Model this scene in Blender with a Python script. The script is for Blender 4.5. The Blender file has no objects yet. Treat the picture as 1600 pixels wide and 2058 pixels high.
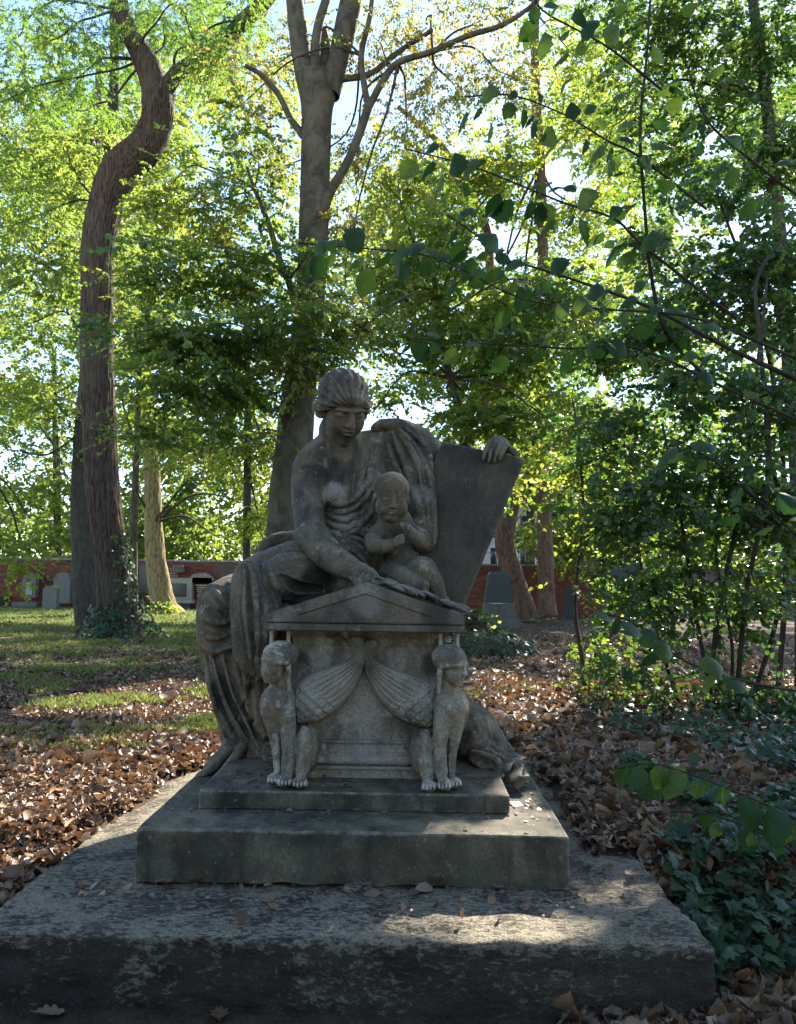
import bpy, bmesh, math, random
import numpy as np
from mathutils import Matrix, Vector

rng = np.random.default_rng(11)
random.seed(11)
R_ = math.radians
scene = bpy.context.scene
COL = scene.collection

# ------------------------------------------------------------------ camera
F, CX, CY = 1500.0, 800.0, 1029.0            # photograph 1600 x 2058
CAM = np.array([0.0, 0.0, 1.5])
_p, _y, _r = R_(5.3), R_(0.8), R_(0.8)
FWD = np.array([-math.sin(_y)*math.cos(_p), math.cos(_y)*math.cos(_p), math.sin(_p)])
_r0 = np.array([math.cos(_y), math.sin(_y), 0.0])
_u0 = np.cross(_r0, FWD)
RIGHT = _r0*math.cos(_r) + _u0*math.sin(_r)
UP = _u0*math.cos(_r) - _r0*math.sin(_r)
cd = bpy.data.cameras.new('camera')
cd.sensor_fit = 'HORIZONTAL'; cd.sensor_width = 36.0; cd.lens = F/1600*36
cd.clip_start = 0.05; cd.clip_end = 1000
cam = bpy.data.objects.new('camera', cd); COL.objects.link(cam)
m = Matrix.Identity(4)
for i in range(3):
    m[i][0], m[i][1], m[i][2], m[i][3] = RIGHT[i], UP[i], -FWD[i], CAM[i]
cam.matrix_world = m
scene.camera = cam

# ------------------------------------------------------------------ sky, sun, exposure
SUN_AZ, SUN_EL = R_(27.0), R_(40.0)          # azimuth from +Y towards +X
SUN = np.array([math.sin(SUN_AZ)*math.cos(SUN_EL), math.cos(SUN_AZ)*math.cos(SUN_EL), math.sin(SUN_EL)])
w = bpy.data.worlds.new('World'); scene.world = w; w.use_nodes = True
nt = w.node_tree; nt.nodes.clear()
sky = nt.nodes.new('ShaderNodeTexSky'); sky.sky_type = 'NISHITA'; sky.sun_disc = False
sky.sun_elevation = SUN_EL; sky.sun_rotation = SUN_AZ
sky.air_density = 0.8; sky.dust_density = 0.1; sky.ozone_density = 0.2
bg = nt.nodes.new('ShaderNodeBackground'); bg.inputs['Strength'].default_value = 0.12
wo = nt.nodes.new('ShaderNodeOutputWorld')
nt.links.new(sky.outputs[0], bg.inputs[0]); nt.links.new(bg.outputs[0], wo.inputs[0])
sl = bpy.data.lights.new('sun', 'SUN'); sl.energy = 5.0; sl.angle = R_(0.5); sl.color = (1.0, 0.94, 0.84)
so = bpy.data.objects.new('sun', sl); COL.objects.link(so)
so.rotation_euler = Vector(SUN).to_track_quat('Z', 'Y').to_euler()
vs = scene.view_settings
vs.view_transform = 'Standard'; vs.look = 'None'; vs.gamma = 1.0; vs.use_curve_mapping = False
vs.exposure = 2.1
cy = scene.cycles
scene.render.engine = 'CYCLES'
cy.max_bounces = 7; cy.diffuse_bounces = 4; cy.glossy_bounces = 2; cy.transmission_bounces = 4
cy.transparent_max_bounces = 4; cy.caustics_reflective = False; cy.caustics_refractive = False
cy.use_denoising = True
try: cy.denoiser = 'OPENIMAGEDENOISE'
except Exception: pass
cy.sample_clamp_indirect = 6.0
cy.use_adaptive_sampling = True; cy.adaptive_threshold = 0.02

# ------------------------------------------------------------------ helpers
def at(u, v, d):
    """world point seen at photo pixel u, v whose world Y is d"""
    D = FWD + RIGHT*(u-CX)/F - UP*(v-CY)/F
    return CAM + D*(d/D[1])
def zc(P): return float(np.dot(P-CAM, FWD))
def px(P): return zc(P)/F                    # metres per photo pixel at P
GZ = 0.2                                     # level of the ground round the monument
def on_ground(u, v, z=GZ):
    D = FWD + RIGHT*(u-CX)/F - UP*(v-CY)/F
    return CAM + D*((z-CAM[2])/D[2])
def sstep(a, b, x):
    t = np.clip((x-a)/(b-a), 0, 1); return t*t*(3-2*t)
def nrm(a): return a/np.maximum(np.linalg.norm(a, axis=-1, keepdims=True), 1e-9)

_perm = np.random.default_rng(3).permutation(256); _perm = np.concatenate([_perm, _perm, _perm])
_g = np.random.default_rng(4).normal(size=(256, 3)); _g /= np.linalg.norm(_g, axis=1, keepdims=True)
def perlin(x, y, z):
    x, y, z = np.broadcast_arrays(np.asarray(x, float), np.asarray(y, float), np.asarray(z, float))
    xi, yi, zi = np.floor(x).astype(int), np.floor(y).astype(int), np.floor(z).astype(int)
    xf, yf, zf = x-xi, y-yi, z-zi
    xi &= 255; yi &= 255; zi &= 255
    fu, fv, fw = [t*t*t*(t*(t*6-15)+10) for t in (xf, yf, zf)]
    def g(i, j, k):
        h = _perm[_perm[_perm[xi+i]+yi+j]+zi+k] & 255
        G = _g[h]
        return G[..., 0]*(xf-i) + G[..., 1]*(yf-j) + G[..., 2]*(zf-k)
    def lp(t, a, b): return a+t*(b-a)
    return lp(fw, lp(fv, lp(fu, g(0,0,0), g(1,0,0)), lp(fu, g(0,1,0), g(1,1,0))),
                  lp(fv, lp(fu, g(0,0,1), g(1,0,1)), lp(fu, g(0,1,1), g(1,1,1))))
def fbm(x, y, z, o=4):
    s = 0; a = 1.0
    for i in range(o):
        s = s + a*perlin(x*2**i+i*17.3, y*2**i+i*5.1, z*2**i+i*9.7); a *= .5
    return s

def tag(o, label=None, cat=None, group=None, kind=None):
    if label: o['label'] = label
    if cat: o['category'] = cat
    if group: o['group'] = group
    if kind: o['kind'] = kind
    return o
def empty(name, loc=(0,0,0)):
    o = bpy.data.objects.new(name, None); o.location = loc; o.empty_display_size = .2
    COL.objects.link(o); return o
def set_parent(o, parent):
    """parents keep their children's world place: all parents here are unrotated and unscaled"""
    if parent is not None:
        o.parent = parent
        o.matrix_parent_inverse = parent_world(parent).inverted()
def parent_world(p):
    mm = Matrix.Translation(p.location)
    return mm if p.parent is None else parent_world_chain(p)
def parent_world_chain(p):
    return parent_world(p.parent) @ p.matrix_parent_inverse @ p.matrix_basis
def mesh_data(name, V, faces, mat=None, smooth=True, rnd=None):
    """faces: (n,3) or (n,4) int array, or a list of such arrays"""
    V = np.asarray(V, np.float32)
    fl = faces if isinstance(faces, list) else [faces]
    fl = [np.asarray(f, np.int32) for f in fl if len(f)]
    me = bpy.data.meshes.new(name)
    me.vertices.add(len(V)); me.vertices.foreach_set('co', V.ravel())
    loops = np.concatenate([f.ravel() for f in fl])
    tot = np.concatenate([np.full(len(f), f.shape[1], np.int32) for f in fl])
    me.loops.add(len(loops)); me.loops.foreach_set('vertex_index', loops)
    me.polygons.add(len(tot))
    st = np.concatenate([[0], np.cumsum(tot)[:-1]]).astype(np.int32)
    me.polygons.foreach_set('loop_start', st)
    me.polygons.foreach_set('use_smooth', np.full(len(tot), smooth))
    if rnd is not None:
        a = me.attributes.new('rnd', 'FLOAT', 'FACE'); a.data.foreach_set('value', np.asarray(rnd, np.float32))
    me.update(calc_edges=True)
    if mat is not None: me.materials.append(mat)
    return me
def mobj(name, V, faces, mat=None, parent=None, smooth=True, rnd=None, kind=None):
    o = bpy.data.objects.new(name, mesh_data(name, V, faces, mat, smooth, rnd))
    COL.objects.link(o); set_parent(o, parent)
    if kind: o['kind'] = kind
    return o

# ------------------------------------------------------------------ materials
def mat_new(name):
    mt = bpy.data.materials.new(name); mt.use_nodes = True
    t = mt.node_tree; t.nodes.clear()
    return mt, t, t.nodes, t.links
def N(t, typ, **kw):
    n = t.nodes.new(typ)
    for k, v in kw.items():
        if k.startswith('i_'): n.inputs[k[2:].replace('_', ' ')].default_value = v
        else: setattr(n, k, v)
    return n
def ramp(t, fac, stops, interp='LINEAR'):
    n = t.nodes.new('ShaderNodeValToRGB'); n.color_ramp.interpolation = interp
    e = n.color_ramp.elements
    while len(e) < len(stops): e.new(0.5)
    for el, (p, c) in zip(e, stops):
        el.position = p; el.color = (c if len(c) == 4 else (*c, 1)) if hasattr(c, '__len__') else (c, c, c, 1)
    t.links.new(fac, n.inputs[0]); return n.outputs[0]
def mixc(t, fac, a, b, mode='MIX'):
    n = t.nodes.new('ShaderNodeMix'); n.data_type = 'RGBA'; n.blend_type = mode
    for i, v in ((0, fac), (6, a), (7, b)):
        if hasattr(v, 'links') or hasattr(v, 'is_linked'): t.links.new(v, n.inputs[i])
        elif i == 0: n.inputs[0].default_value = v
        else: n.inputs[i].default_value = (*v, 1)
    return n.outputs[2]
def noise(t, vec, scale, detail=5, rough=.55, dist=0):
    n = N(t, 'ShaderNodeTexNoise'); n.inputs['Scale'].default_value = scale
    n.inputs['Detail'].default_value = detail; n.inputs['Roughness'].default_value = rough
    n.inputs['Distortion'].default_value = dist
    t.links.new(vec, n.inputs['Vector']); return n.outputs[0]
def pos(t, scale=(1,1,1), loc=(0,0,0)):
    g = N(t, 'ShaderNodeNewGeometry'); mp = N(t, 'ShaderNodeMapping')
    mp.inputs['Scale'].default_value = scale; mp.inputs['Location'].default_value = loc
    t.links.new(g.outputs['Position'], mp.inputs['Vector']); return mp.outputs[0]
def bump(t, h, strength, dist=.01, nrm_in=None):
    b = N(t, 'ShaderNodeBump'); b.inputs['Strength'].default_value = strength; b.inputs['Distance'].default_value = dist
    t.links.new(h, b.inputs['Height'])
    if nrm_in is not None: t.links.new(nrm_in, b.inputs['Normal'])
    return b.outputs[0]
def principled(t, color, rough=.85, normal=None, spec=.3):
    b = N(t, 'ShaderNodeBsdfPrincipled'); o = N(t, 'ShaderNodeOutputMaterial')
    if hasattr(color, 'is_linked'): t.links.new(color, b.inputs['Base Color'])
    else: b.inputs['Base Color'].default_value = (*color, 1)
    if hasattr(rough, 'is_linked'): t.links.new(rough, b.inputs['Roughness'])
    else: b.inputs['Roughness'].default_value = rough
    b.inputs['Specular IOR Level'].default_value = spec
    if normal is not None: t.links.new(normal, b.inputs['Normal'])
    t.links.new(b.outputs[0], o.inputs[0]); return b

def scaled(t, s, k):
    n = N(t, 'ShaderNodeMath', operation='MULTIPLY'); t.links.new(s, n.inputs[0]); n.inputs[1].default_value = k; return n.outputs[0]
def stone_mat(name, base, dark, pale, seed=0, crust=.5, lichen=.62, scale=1.0, tint=(.16,.15,.07), bumpy=.5, stretch=(1,1,1), wear_highlight=.7, patches=()):
    """weathered sandstone: base colour, black crust in blotches, pale rain-washed and lichen patches, algae tint"""
    mt, t, n, l = mat_new(name)
    v = pos(t, stretch, (seed*3.7, seed*1.3, seed*2.1))
    big = noise(t, v, 2.6*scale, 6, .62, .4); mid = noise(t, v, 9*scale, 6, .65)
    fine = noise(t, v, 55*scale, 5, .7); spot = noise(t, v, 26*scale, 4, .75)
    c = mixc(t, ramp(t, big, [(crust-.1, 0.0), (crust+.12, 1.0)]), base, dark)
    c = mixc(t, ramp(t, mid, [(.47, 0.0), (.66, .75)]), c, tint)
    v2 = pos(t, (1,1,.35), (seed*1.7+9, seed*2.3, 4))
    streak = noise(t, v2, 6*scale, 5, .6)
    c = mixc(t, ramp(t, streak, [(.46, 0.0), (.66, .85)]), c, dark)
    v3 = pos(t, (1,1,1), (seed*5.7+2, seed+13, 7))
    pl = noise(t, v3, 4.2*scale, 8, .72, .3)
    c = mixc(t, ramp(t, pl, [(lichen-.02, 0.0), (lichen+.06, .85)]), c, pale)
    pn = noise(t, v3, 11*scale, 6, .7, .5); g0 = N(t, 'ShaderNodeNewGeometry')
    for (pu, pv, pd, pr_, col, amt) in patches:   # rain-washed, crusted or painted-shade areas with their own ragged outline
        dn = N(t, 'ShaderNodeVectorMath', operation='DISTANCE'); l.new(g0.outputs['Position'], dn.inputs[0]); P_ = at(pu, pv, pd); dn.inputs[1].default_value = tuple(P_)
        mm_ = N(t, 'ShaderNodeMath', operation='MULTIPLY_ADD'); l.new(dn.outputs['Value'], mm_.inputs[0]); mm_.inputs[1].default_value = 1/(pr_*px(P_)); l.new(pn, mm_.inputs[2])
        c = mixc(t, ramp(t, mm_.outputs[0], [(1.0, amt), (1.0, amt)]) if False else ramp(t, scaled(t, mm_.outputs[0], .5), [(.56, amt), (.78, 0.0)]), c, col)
    c = mixc(t, ramp(t, fine, [(.32, .65), (.62, 0.0)]), c, dark)
    c = mixc(t, ramp(t, spot, [(.62, 0.0), (.70, .6)]), c, pale)
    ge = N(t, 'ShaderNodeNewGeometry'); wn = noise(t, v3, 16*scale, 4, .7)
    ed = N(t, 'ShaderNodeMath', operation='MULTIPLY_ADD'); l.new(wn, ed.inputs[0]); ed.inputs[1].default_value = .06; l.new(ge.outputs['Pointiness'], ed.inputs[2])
    c = mixc(t, ramp(t, ed.outputs[0], [(.543, 0.0), (.572, wear_highlight)]), c, pale)  # pale worn edges, doubling as edge highlights painted into the colour
    h = mixc(t, .55, mid, fine)
    principled(t, c, .88, bump(t, h, bumpy, .012), .25)
    return mt
M = {}
PALE, TAN, BLACK = (.46,.41,.32), (.30,.20,.115), (.022,.02,.018)
PLP = [(420, 1720, 3.19, 60, BLACK, .5), (620, 1740, 3.19, 50, (.15,.15,.10), .45), (780, 1715, 3.19, 70, BLACK, .45), (960, 1750, 3.19, 60, (.17,.165,.11), .5), (1090, 1710, 3.19, 50, BLACK, .4), (330, 1750, 3.19, 30, (.19,.18,.13), .5), (470, 1612, 3.47, 30, BLACK, .6), (600, 1614, 3.47, 26, (.2,.19,.13), .5), (720, 1616, 3.47, 34, BLACK, .5), (900, 1618, 3.47, 36, BLACK, .55), (820, 1616, 3.47, 26, (.2,.19,.13), .4)]
STP = [(672, 988, 4.3, 26, PALE, .8), (655, 1000, 4.3, 14, PALE, .7), (700, 1055, 4.36, 34, PALE, .55), (505, 1280, 4.0, 34, TAN, .6), (520, 1420, 4.05, 46, TAN, .7), (480, 1200, 4.0, 22, TAN, .6), (700, 850, 4.15, 40, TAN, .45), (690, 910, 4.35, 24, TAN, .5), (640, 1170, 4.1, 46, BLACK, .85), (440, 1400, 4.15, 44, BLACK, .75), (600, 1190, 4.1, 40, BLACK, .8), (845, 1000, 4.35, 28, PALE, .4),  # blacks at the lap recess paint its deep shade into the stone
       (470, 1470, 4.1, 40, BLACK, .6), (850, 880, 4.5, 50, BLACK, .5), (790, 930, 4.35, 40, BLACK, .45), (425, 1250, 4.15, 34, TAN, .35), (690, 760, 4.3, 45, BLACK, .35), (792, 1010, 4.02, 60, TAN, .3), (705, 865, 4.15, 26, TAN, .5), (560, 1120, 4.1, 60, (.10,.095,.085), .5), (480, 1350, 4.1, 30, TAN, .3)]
LDP = [(733, 1206, 3.6, 40, PALE, .5), (640, 1215, 3.6, 30, TAN, .35), (820, 1222, 3.6, 40, TAN, .4), (690, 1235, 3.6, 40, BLACK, .4), (880, 1236, 3.6, 36, BLACK, .4), (570, 1236, 3.6, 24, PALE, .3), (780, 1262, 3.6, 50, TAN, .3), (733, 1176, 3.6, 18, PALE, .35)]
SAP = [(725, 1400, 3.75, 62, PALE, .75), (735, 1440, 3.75, 46, PALE, .5), (640, 1322, 3.75, 26, PALE, .6), (800, 1318, 3.75, 24, PALE, .55), (600, 1330, 3.76, 26, BLACK, .7), (868, 1335, 3.76, 26, BLACK, .7), (740, 1530, 3.72, 70, PALE, .5), (547, 1350, 3.6, 18, PALE, .8), (620, 1400, 3.68, 36, PALE, .5), (850, 1410, 3.68, 30, PALE, .5), (560, 1400, 3.6, 26, BLACK, .45), (905, 1320, 3.6, 34, BLACK, .5), (552, 1440, 3.6, 26, TAN, .6), (760, 1498, 3.72, 18, BLACK, .6), (665, 1375, 3.66, 62, PALE, .6), (800, 1380, 3.66, 62, PALE, .6)]
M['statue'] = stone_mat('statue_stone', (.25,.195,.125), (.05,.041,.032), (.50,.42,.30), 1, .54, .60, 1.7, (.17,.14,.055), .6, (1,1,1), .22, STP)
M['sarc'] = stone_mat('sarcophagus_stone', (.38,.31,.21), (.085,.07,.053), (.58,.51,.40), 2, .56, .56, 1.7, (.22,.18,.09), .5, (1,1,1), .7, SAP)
M['sarc_flat'] = stone_mat('sarcophagus_wall_stone', (.42,.345,.24), (.095,.078,.058), (.58,.51,.40), 2, .57, .55, 1.7, (.22,.18,.09), .5, (1,1,1), 0.0, SAP)
M['lid'] = stone_mat('lid_stone', (.27,.22,.165), (.075,.062,.052), (.42,.35,.27), 3, .52, .6, 1.7, (.16,.15,.07), .5, (1,1,1), 0.0, LDP)
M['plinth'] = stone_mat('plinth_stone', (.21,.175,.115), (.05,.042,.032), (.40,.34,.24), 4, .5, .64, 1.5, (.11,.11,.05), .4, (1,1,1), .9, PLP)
M['tablet'] = stone_mat('tablet_stone', (.135,.108,.072), (.05,.042,.033), (.22,.185,.135), 5, .5, .7, 1.3, (.08,.075,.04), .3)
M['grave'] = stone_mat('gravestone_grey', (.115,.112,.095), (.05,.05,.046), (.17,.17,.145), 6, .55, .66, .8)
M['gravedark'] = stone_mat('gravestone_dark', (.045,.047,.05), (.02,.02,.022), (.09,.095,.09), 7, .5, .72, .8, (.03,.035,.03), .3)
M['palestone'] = stone_mat('gravestone_pale', (.30,.28,.23), (.14,.13,.11), (.38,.36,.31), 8, .58, .66, .8)

def base_mat():
    mt, t, n, l = mat_new('foundation_stone')
    v = pos(t); vx = pos(t, (.55, 1.3, 1.1), (3, 1, 2))
    a = noise(t, v, 2.2, 6, .6, .3); fine = noise(t, v, 70, 4, .7); mid = noise(t, v, 14, 6, .7)
    c = mixc(t, ramp(t, a, [(.4, 0.0), (.65, 1.0)]), (.11,.09,.062), (.05,.041,.032))
    c = mixc(t, ramp(t, mid, [(.5, 0.0), (.7, .5)]), c, (.09,.085,.075))
    li = noise(t, vx, 52, 8, .7, .4); pa = noise(t, v, 4.5, 5, .6)
    cov = N(t, 'ShaderNodeMath', operation='ADD'); l.new(li, cov.inputs[0])
    sc = N(t, 'ShaderNodeMath', operation='MULTIPLY'); l.new(pa, sc.inputs[0]); sc.inputs[1].default_value = .55
    l.new(sc.outputs[0], cov.inputs[1])
    # crusty lichen sits more thickly on the weathered upper face than on the hewn sides
    g = N(t, 'ShaderNodeNewGeometry'); sx = N(t, 'ShaderNodeSeparateXYZ'); l.new(g.outputs['Position'], sx.inputs[0])
    top = N(t, 'ShaderNodeMapRange'); l.new(sx.outputs[2], top.inputs[0])
    top.inputs[1].default_value = .19; top.inputs[2].default_value = .245; top.inputs[3].default_value = 0; top.inputs[4].default_value = .15
    ad = N(t, 'ShaderNodeMath', operation='ADD'); l.new(cov.outputs[0], ad.inputs[0]); l.new(top.outputs[0], ad.inputs[1])
    c = mixc(t, ramp(t, ad.outputs[0], [(.84, 0.0), (.95, .9)]), c, (.40,.335,.225))
    spk = noise(t, v, 160, 3, .7)
    c = mixc(t, ramp(t, spk, [(.40, .5), (.54, 0.0)]), c, (.045,.038,.032))
    c = mixc(t, ramp(t, fine, [(.3, .5), (.6, 0.0)]), c, (.03,.026,.022))
    h = mixc(t, .5, li, fine)
    principled(t, c, .9, bump(t, h, 1.0, .03), .25)
    return mt
M['base'] = base_mat()

def bark_mat(name, c1, c2, c3, stretch=(6,6,1), bumpy=.8, sc=4.0):
    mt, t, n, l = mat_new(name)
    v = pos(t, stretch); a = noise(t, v, sc, 7, .65, .6); b = noise(t, pos(t), 1.3, 4, .6); f = noise(t, pos(t), 40, 4, .7)
    c = mixc(t, ramp(t, a, [(.4, 0.0), (.58, 1.0)]), c2, c1)
    c = mixc(t, ramp(t, b, [(.5, 0.0), (.75, .8)]), c, c3)
    c = mixc(t, ramp(t, f, [(.35, .35), (.6, 0.0)]), c, c2)
    principled(t, c, .92, bump(t, mixc(t, .3, a, f), bumpy, .03), .2)
    return mt
M['robinia'] = bark_mat('robinia_bark', (.135,.088,.062), (.024,.017,.013), (.10,.085,.06), (9,9,.7), 1.0)
M['beech'] = bark_mat('beech_bark', (.125,.105,.07), (.055,.047,.034), (.085,.085,.045), (1.6,1.6,1.2), .45, 3.0)
M['brownbark'] = bark_mat('brown_bark', (.20,.115,.07), (.075,.045,.03), (.14,.11,.08), (3,3,1.2))
M['darkbark'] = bark_mat('dark_bark', (.085,.07,.055), (.035,.03,.025), (.09,.085,.06), (4,4,1))
M['yellowbark'] = bark_mat('ochre_bark', (.34,.25,.12), (.12,.085,.045), (.27,.24,.09), (5,5,.8))
M['twig'] = bark_mat('twig_bark', (.075,.058,.045), (.035,.027,.022), (.06,.055,.04), (2,2,2), .2)

def leaf_mat(name, cols, trans, tfac=.5, rough=.4, spec=.5, veins=False):
    """leaf blade: glossy upper skin over a translucent body; colour differs from leaf to leaf"""
    mt, t, n, l = mat_new(name)
    a = N(t, 'ShaderNodeAttribute'); a.attribute_name = 'rnd'
    if veins:
        oi = N(t, 'ShaderNodeObjectInfo'); f = oi.outputs['Random']
    else: f = a.outputs['Fac']
    k = len(cols)
    c = ramp(t, f, [(i/(k-1), q) for i, q in enumerate(cols)])
    tc = ramp(t, f, [(i/(len(trans)-1), q) for i, q in enumerate(trans)])
    b = N(t, 'ShaderNodeBsdfPrincipled'); l.new(c, b.inputs['Base Color'])
    b.inputs['Roughness'].default_value = rough; b.inputs['Specular IOR Level'].default_value = spec
    tr = N(t, 'ShaderNodeBsdfTranslucent'); l.new(tc, tr.inputs[0])
    if veins:
        tx = N(t, 'ShaderNodeTexCoord'); sp = N(t, 'ShaderNodeSeparateXYZ'); l.new(tx.outputs['Object'], sp.inputs[0])
        ab = N(t, 'ShaderNodeMath', operation='ABSOLUTE'); l.new(sp.outputs[0], ab.inputs[0])
        m1 = N(t, 'ShaderNodeMath', operation='MULTIPLY_ADD'); l.new(ab.outputs[0], m1.inputs[0]); m1.inputs[1].default_value = -.75; l.new(sp.outputs[1], m1.inputs[2])
        m2 = N(t, 'ShaderNodeMath', operation='MULTIPLY'); l.new(m1.outputs[0], m2.inputs[0]); m2.inputs[1].default_value = 9*2*math.pi
        sn = N(t, 'ShaderNodeMath', operation='SINE'); l.new(m2.outputs[0], sn.inputs[0])
        pw = ramp(t, sn.outputs[0], [(.0, 0.0), (.9, 1.0)])
        bn = bump(t, pw, .5, .02); l.new(bn, b.inputs['Normal']); l.new(bn, tr.inputs['Normal'])
    mx = N(t, 'ShaderNodeMixShader'); mx.inputs[0].default_value = tfac
    l.new(b.outputs[0], mx.inputs[1]); l.new(tr.outputs[0], mx.inputs[2])
    o = N(t, 'ShaderNodeOutputMaterial'); l.new(mx.outputs[0], o.inputs[0])
    return mt
G1 = [(.035,.075,.018), (.05,.095,.02), (.075,.12,.025)]
M['leaf_beech'] = leaf_mat('beech_leaf', G1 + [(.10,.13,.03)], [(0.173,0.302,0.029), (0.245,0.360,0.036), (0.346,0.418,0.043), (0.418,0.389,0.065)], .52, .26, .7)
M['leaf_robinia'] = leaf_mat('robinia_leaf', [(.05,.10,.025), (.075,.13,.03), (.09,.14,.03)], [(0.158,0.302,0.036), (0.216,0.346,0.043), (0.288,0.396,0.050)], .55, .45)
M['leaf_bright'] = leaf_mat('lime_leaf', [(.06,.10,.02), (.09,.13,.025), (.12,.15,.03)], [(0.245,0.346,0.029), (0.331,0.403,0.036), (0.432,0.432,0.043)], .6, .45)
M['leaf_dark'] = leaf_mat('shrub_leaf', [(.025,.06,.018), (.04,.08,.02), (.06,.10,.025)], [(0.072,0.187,0.022), (0.144,0.259,0.029), (0.259,0.331,0.036)], .45, .36, .6)
M['leaf_birch'] = leaf_mat('yellowing_leaf', [(.07,.10,.025), (.12,.12,.03), (.20,.13,.04)], [(0.245,0.317,0.036), (0.346,0.331,0.050), (0.446,0.302,0.072)], .55, .45)
M['leaf_far'] = leaf_mat('woodland_leaf', [(.05,.10,.03), (.075,.12,.03), (.10,.14,.035)], [(0.187,0.288,0.043), (0.274,0.360,0.050), (0.360,0.396,0.058)], .55, .5)
M['leaf_hazel'] = leaf_mat('hazel_leaf', [(.024,.056,.018), (.034,.07,.02), (.05,.09,.022)], [(.04,.11,.02), (.08,.18,.025), (.28,.40,.045)], .4, .5, .3, True)
M['leaf_ivy'] = leaf_mat('ivy_leaf', [(.014,.04,.014), (.024,.056,.018), (.045,.08,.026)], [(.03,.10,.02), (.06,.15,.03)], .18, .46, .35)
M['leaf_ivy_one'] = leaf_mat('ivy_leaf_single', [(.014,.04,.014), (.024,.056,.018), (.045,.08,.026)], [(.03,.10,.02), (.06,.15,.03)], .18, .46, .35, True)
M['grass'] = leaf_mat('grass_blade', [(.065,.085,.025), (.095,.115,.034), (.16,.155,.055), (.24,.205,.10)], [(.17,.24,.04), (.25,.31,.05), (.34,.33,.09)], .4, .55, .35)
M['litter'] = leaf_mat('dry_leaf', [(.06,.035,.022), (.13,.072,.04), (.22,.135,.078), (.26,.12,.045), (.30,.20,.12), (.15,.095,.055), (.40,.31,.20), (.28,.13,.045)],
                       [(.10,.05,.025), (.22,.11,.045), (.30,.17,.08)], .18, .5, .45)
M['litter_one'] = leaf_mat('dry_leaf_single', [(.10,.055,.03), (.17,.10,.055), (.21,.095,.035), (.27,.19,.115)],
                       [(.10,.05,.025), (.22,.11,.045), (.30,.17,.08)], .18, .6, .35, True)
# ------------------------------------------------------------------ ground
def ground_z(x, y):
    x = np.asarray(x, float); y = np.asarray(y, float)
    z = np.maximum((GZ+.06)*sstep(2.5, 3.7, y)-.06, (GZ*1.15+.06)*sstep(-1.42, -1.60, x)-.06)
    z = np.maximum(z, .285*sstep(.74, .92, x)*sstep(3.22, 3.6, y+.12*np.sin(x*5.0))*sstep(8, 5, y))
    ed = -1.56+.17*(y-3.3)
    z = np.maximum(z, .285*sstep(.05, -.14, x-ed+.05*np.sin(y*7))*sstep(3.2, 3.7, y)*sstep(8, 5.6, y))
    bumps = .035*perlin(np.asarray(x)*.45, np.asarray(y)*.45, .3) + .012*perlin(np.asarray(x)*2.1, np.asarray(y)*2.1, 4.3)
    return z + bumps*sstep(2.0, 4.0, np.asarray(y)) - .0

def ground_mat():
    mt, t, n, l = mat_new('forest_floor')
    v = pos(t); a = noise(t, v, 1.2, 6, .65, .3); b = noise(t, v, 9, 6, .7); f = noise(t, v, 60, 5, .75)
    c = mixc(t, ramp(t, b, [(.35, 0.0), (.65, 1.0)]), (.035,.024,.016), (.085,.055,.034))
    c = mixc(t, ramp(t, f, [(.5, 0.0), (.68, .7)]), c, (.16,.105,.065))
    # turf takes over on the open lawn to the left and towards the wall
    g = N(t, 'ShaderNodeNewGeometry'); sx = N(t, 'ShaderNodeSeparateXYZ'); l.new(g.outputs['Position'], sx.inputs[0])
    my = N(t, 'ShaderNodeMapRange'); l.new(sx.outputs[1], my.inputs[0])
    my.inputs[1].default_value = 5; my.inputs[2].default_value = 24; my.inputs[3].default_value = -.22; my.inputs[4].default_value = .3
    mxr = N(t, 'ShaderNodeMapRange'); l.new(sx.outputs[0], mxr.inputs[0])
    mxr.inputs[1].default_value = -1; mxr.inputs[2].default_value = 2.5; mxr.inputs[3].default_value = .1; mxr.inputs[4].default_value = -.3
    s1 = N(t, 'ShaderNodeMath', operation='ADD'); l.new(my.outputs[0], s1.inputs[0]); l.new(mxr.outputs[0], s1.inputs[1])
    s2 = N(t, 'ShaderNodeMath', operation='ADD'); l.new(s1.outputs[0], s2.inputs[0]); l.new(a, s2.inputs[1])
    gr = mixc(t, b, (.055,.085,.022), (.11,.13,.035))
    c = mixc(t, ramp(t, s2.outputs[0], [(.5, 0.0), (.72, .9)]), c, gr)
    principled(t, c, .95, bump(t, mixc(t, .5, b, f), .8, .03), .15)
    return mt
M['ground'] = ground_mat()
def axis(lo, hi, parts):
    out = []
    for a, b, h in parts: out.append(np.arange(a, b, h))
    return np.concatenate([*out, [hi]])
xs = axis(-150, 150, [(-150,-20,10), (-20,-6,.5), (-6,6,.12), (6,20,.5), (20,150,10)])
ys = axis(-30, 200, [(-30,1.5,1.5), (1.5,9,.12), (9,34,.5), (34,200,8)])
X, Y = np.meshgrid(xs, ys, indexing='ij')
Z = ground_z(X, Y)
def grid_faces(nx, ny, off=0):
    i, j = np.meshgrid(np.arange(nx-1), np.arange(ny-1), indexing='ij')
    a = (i*ny+j).ravel()+off
    return np.stack([a, a+ny, a+ny+1, a+1], 1)
tag(mobj('ground', np.stack([X, Y, Z], -1).reshape(-1, 3), grid_faces(len(xs), len(ys)), M['ground']), kind='structure')

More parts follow.
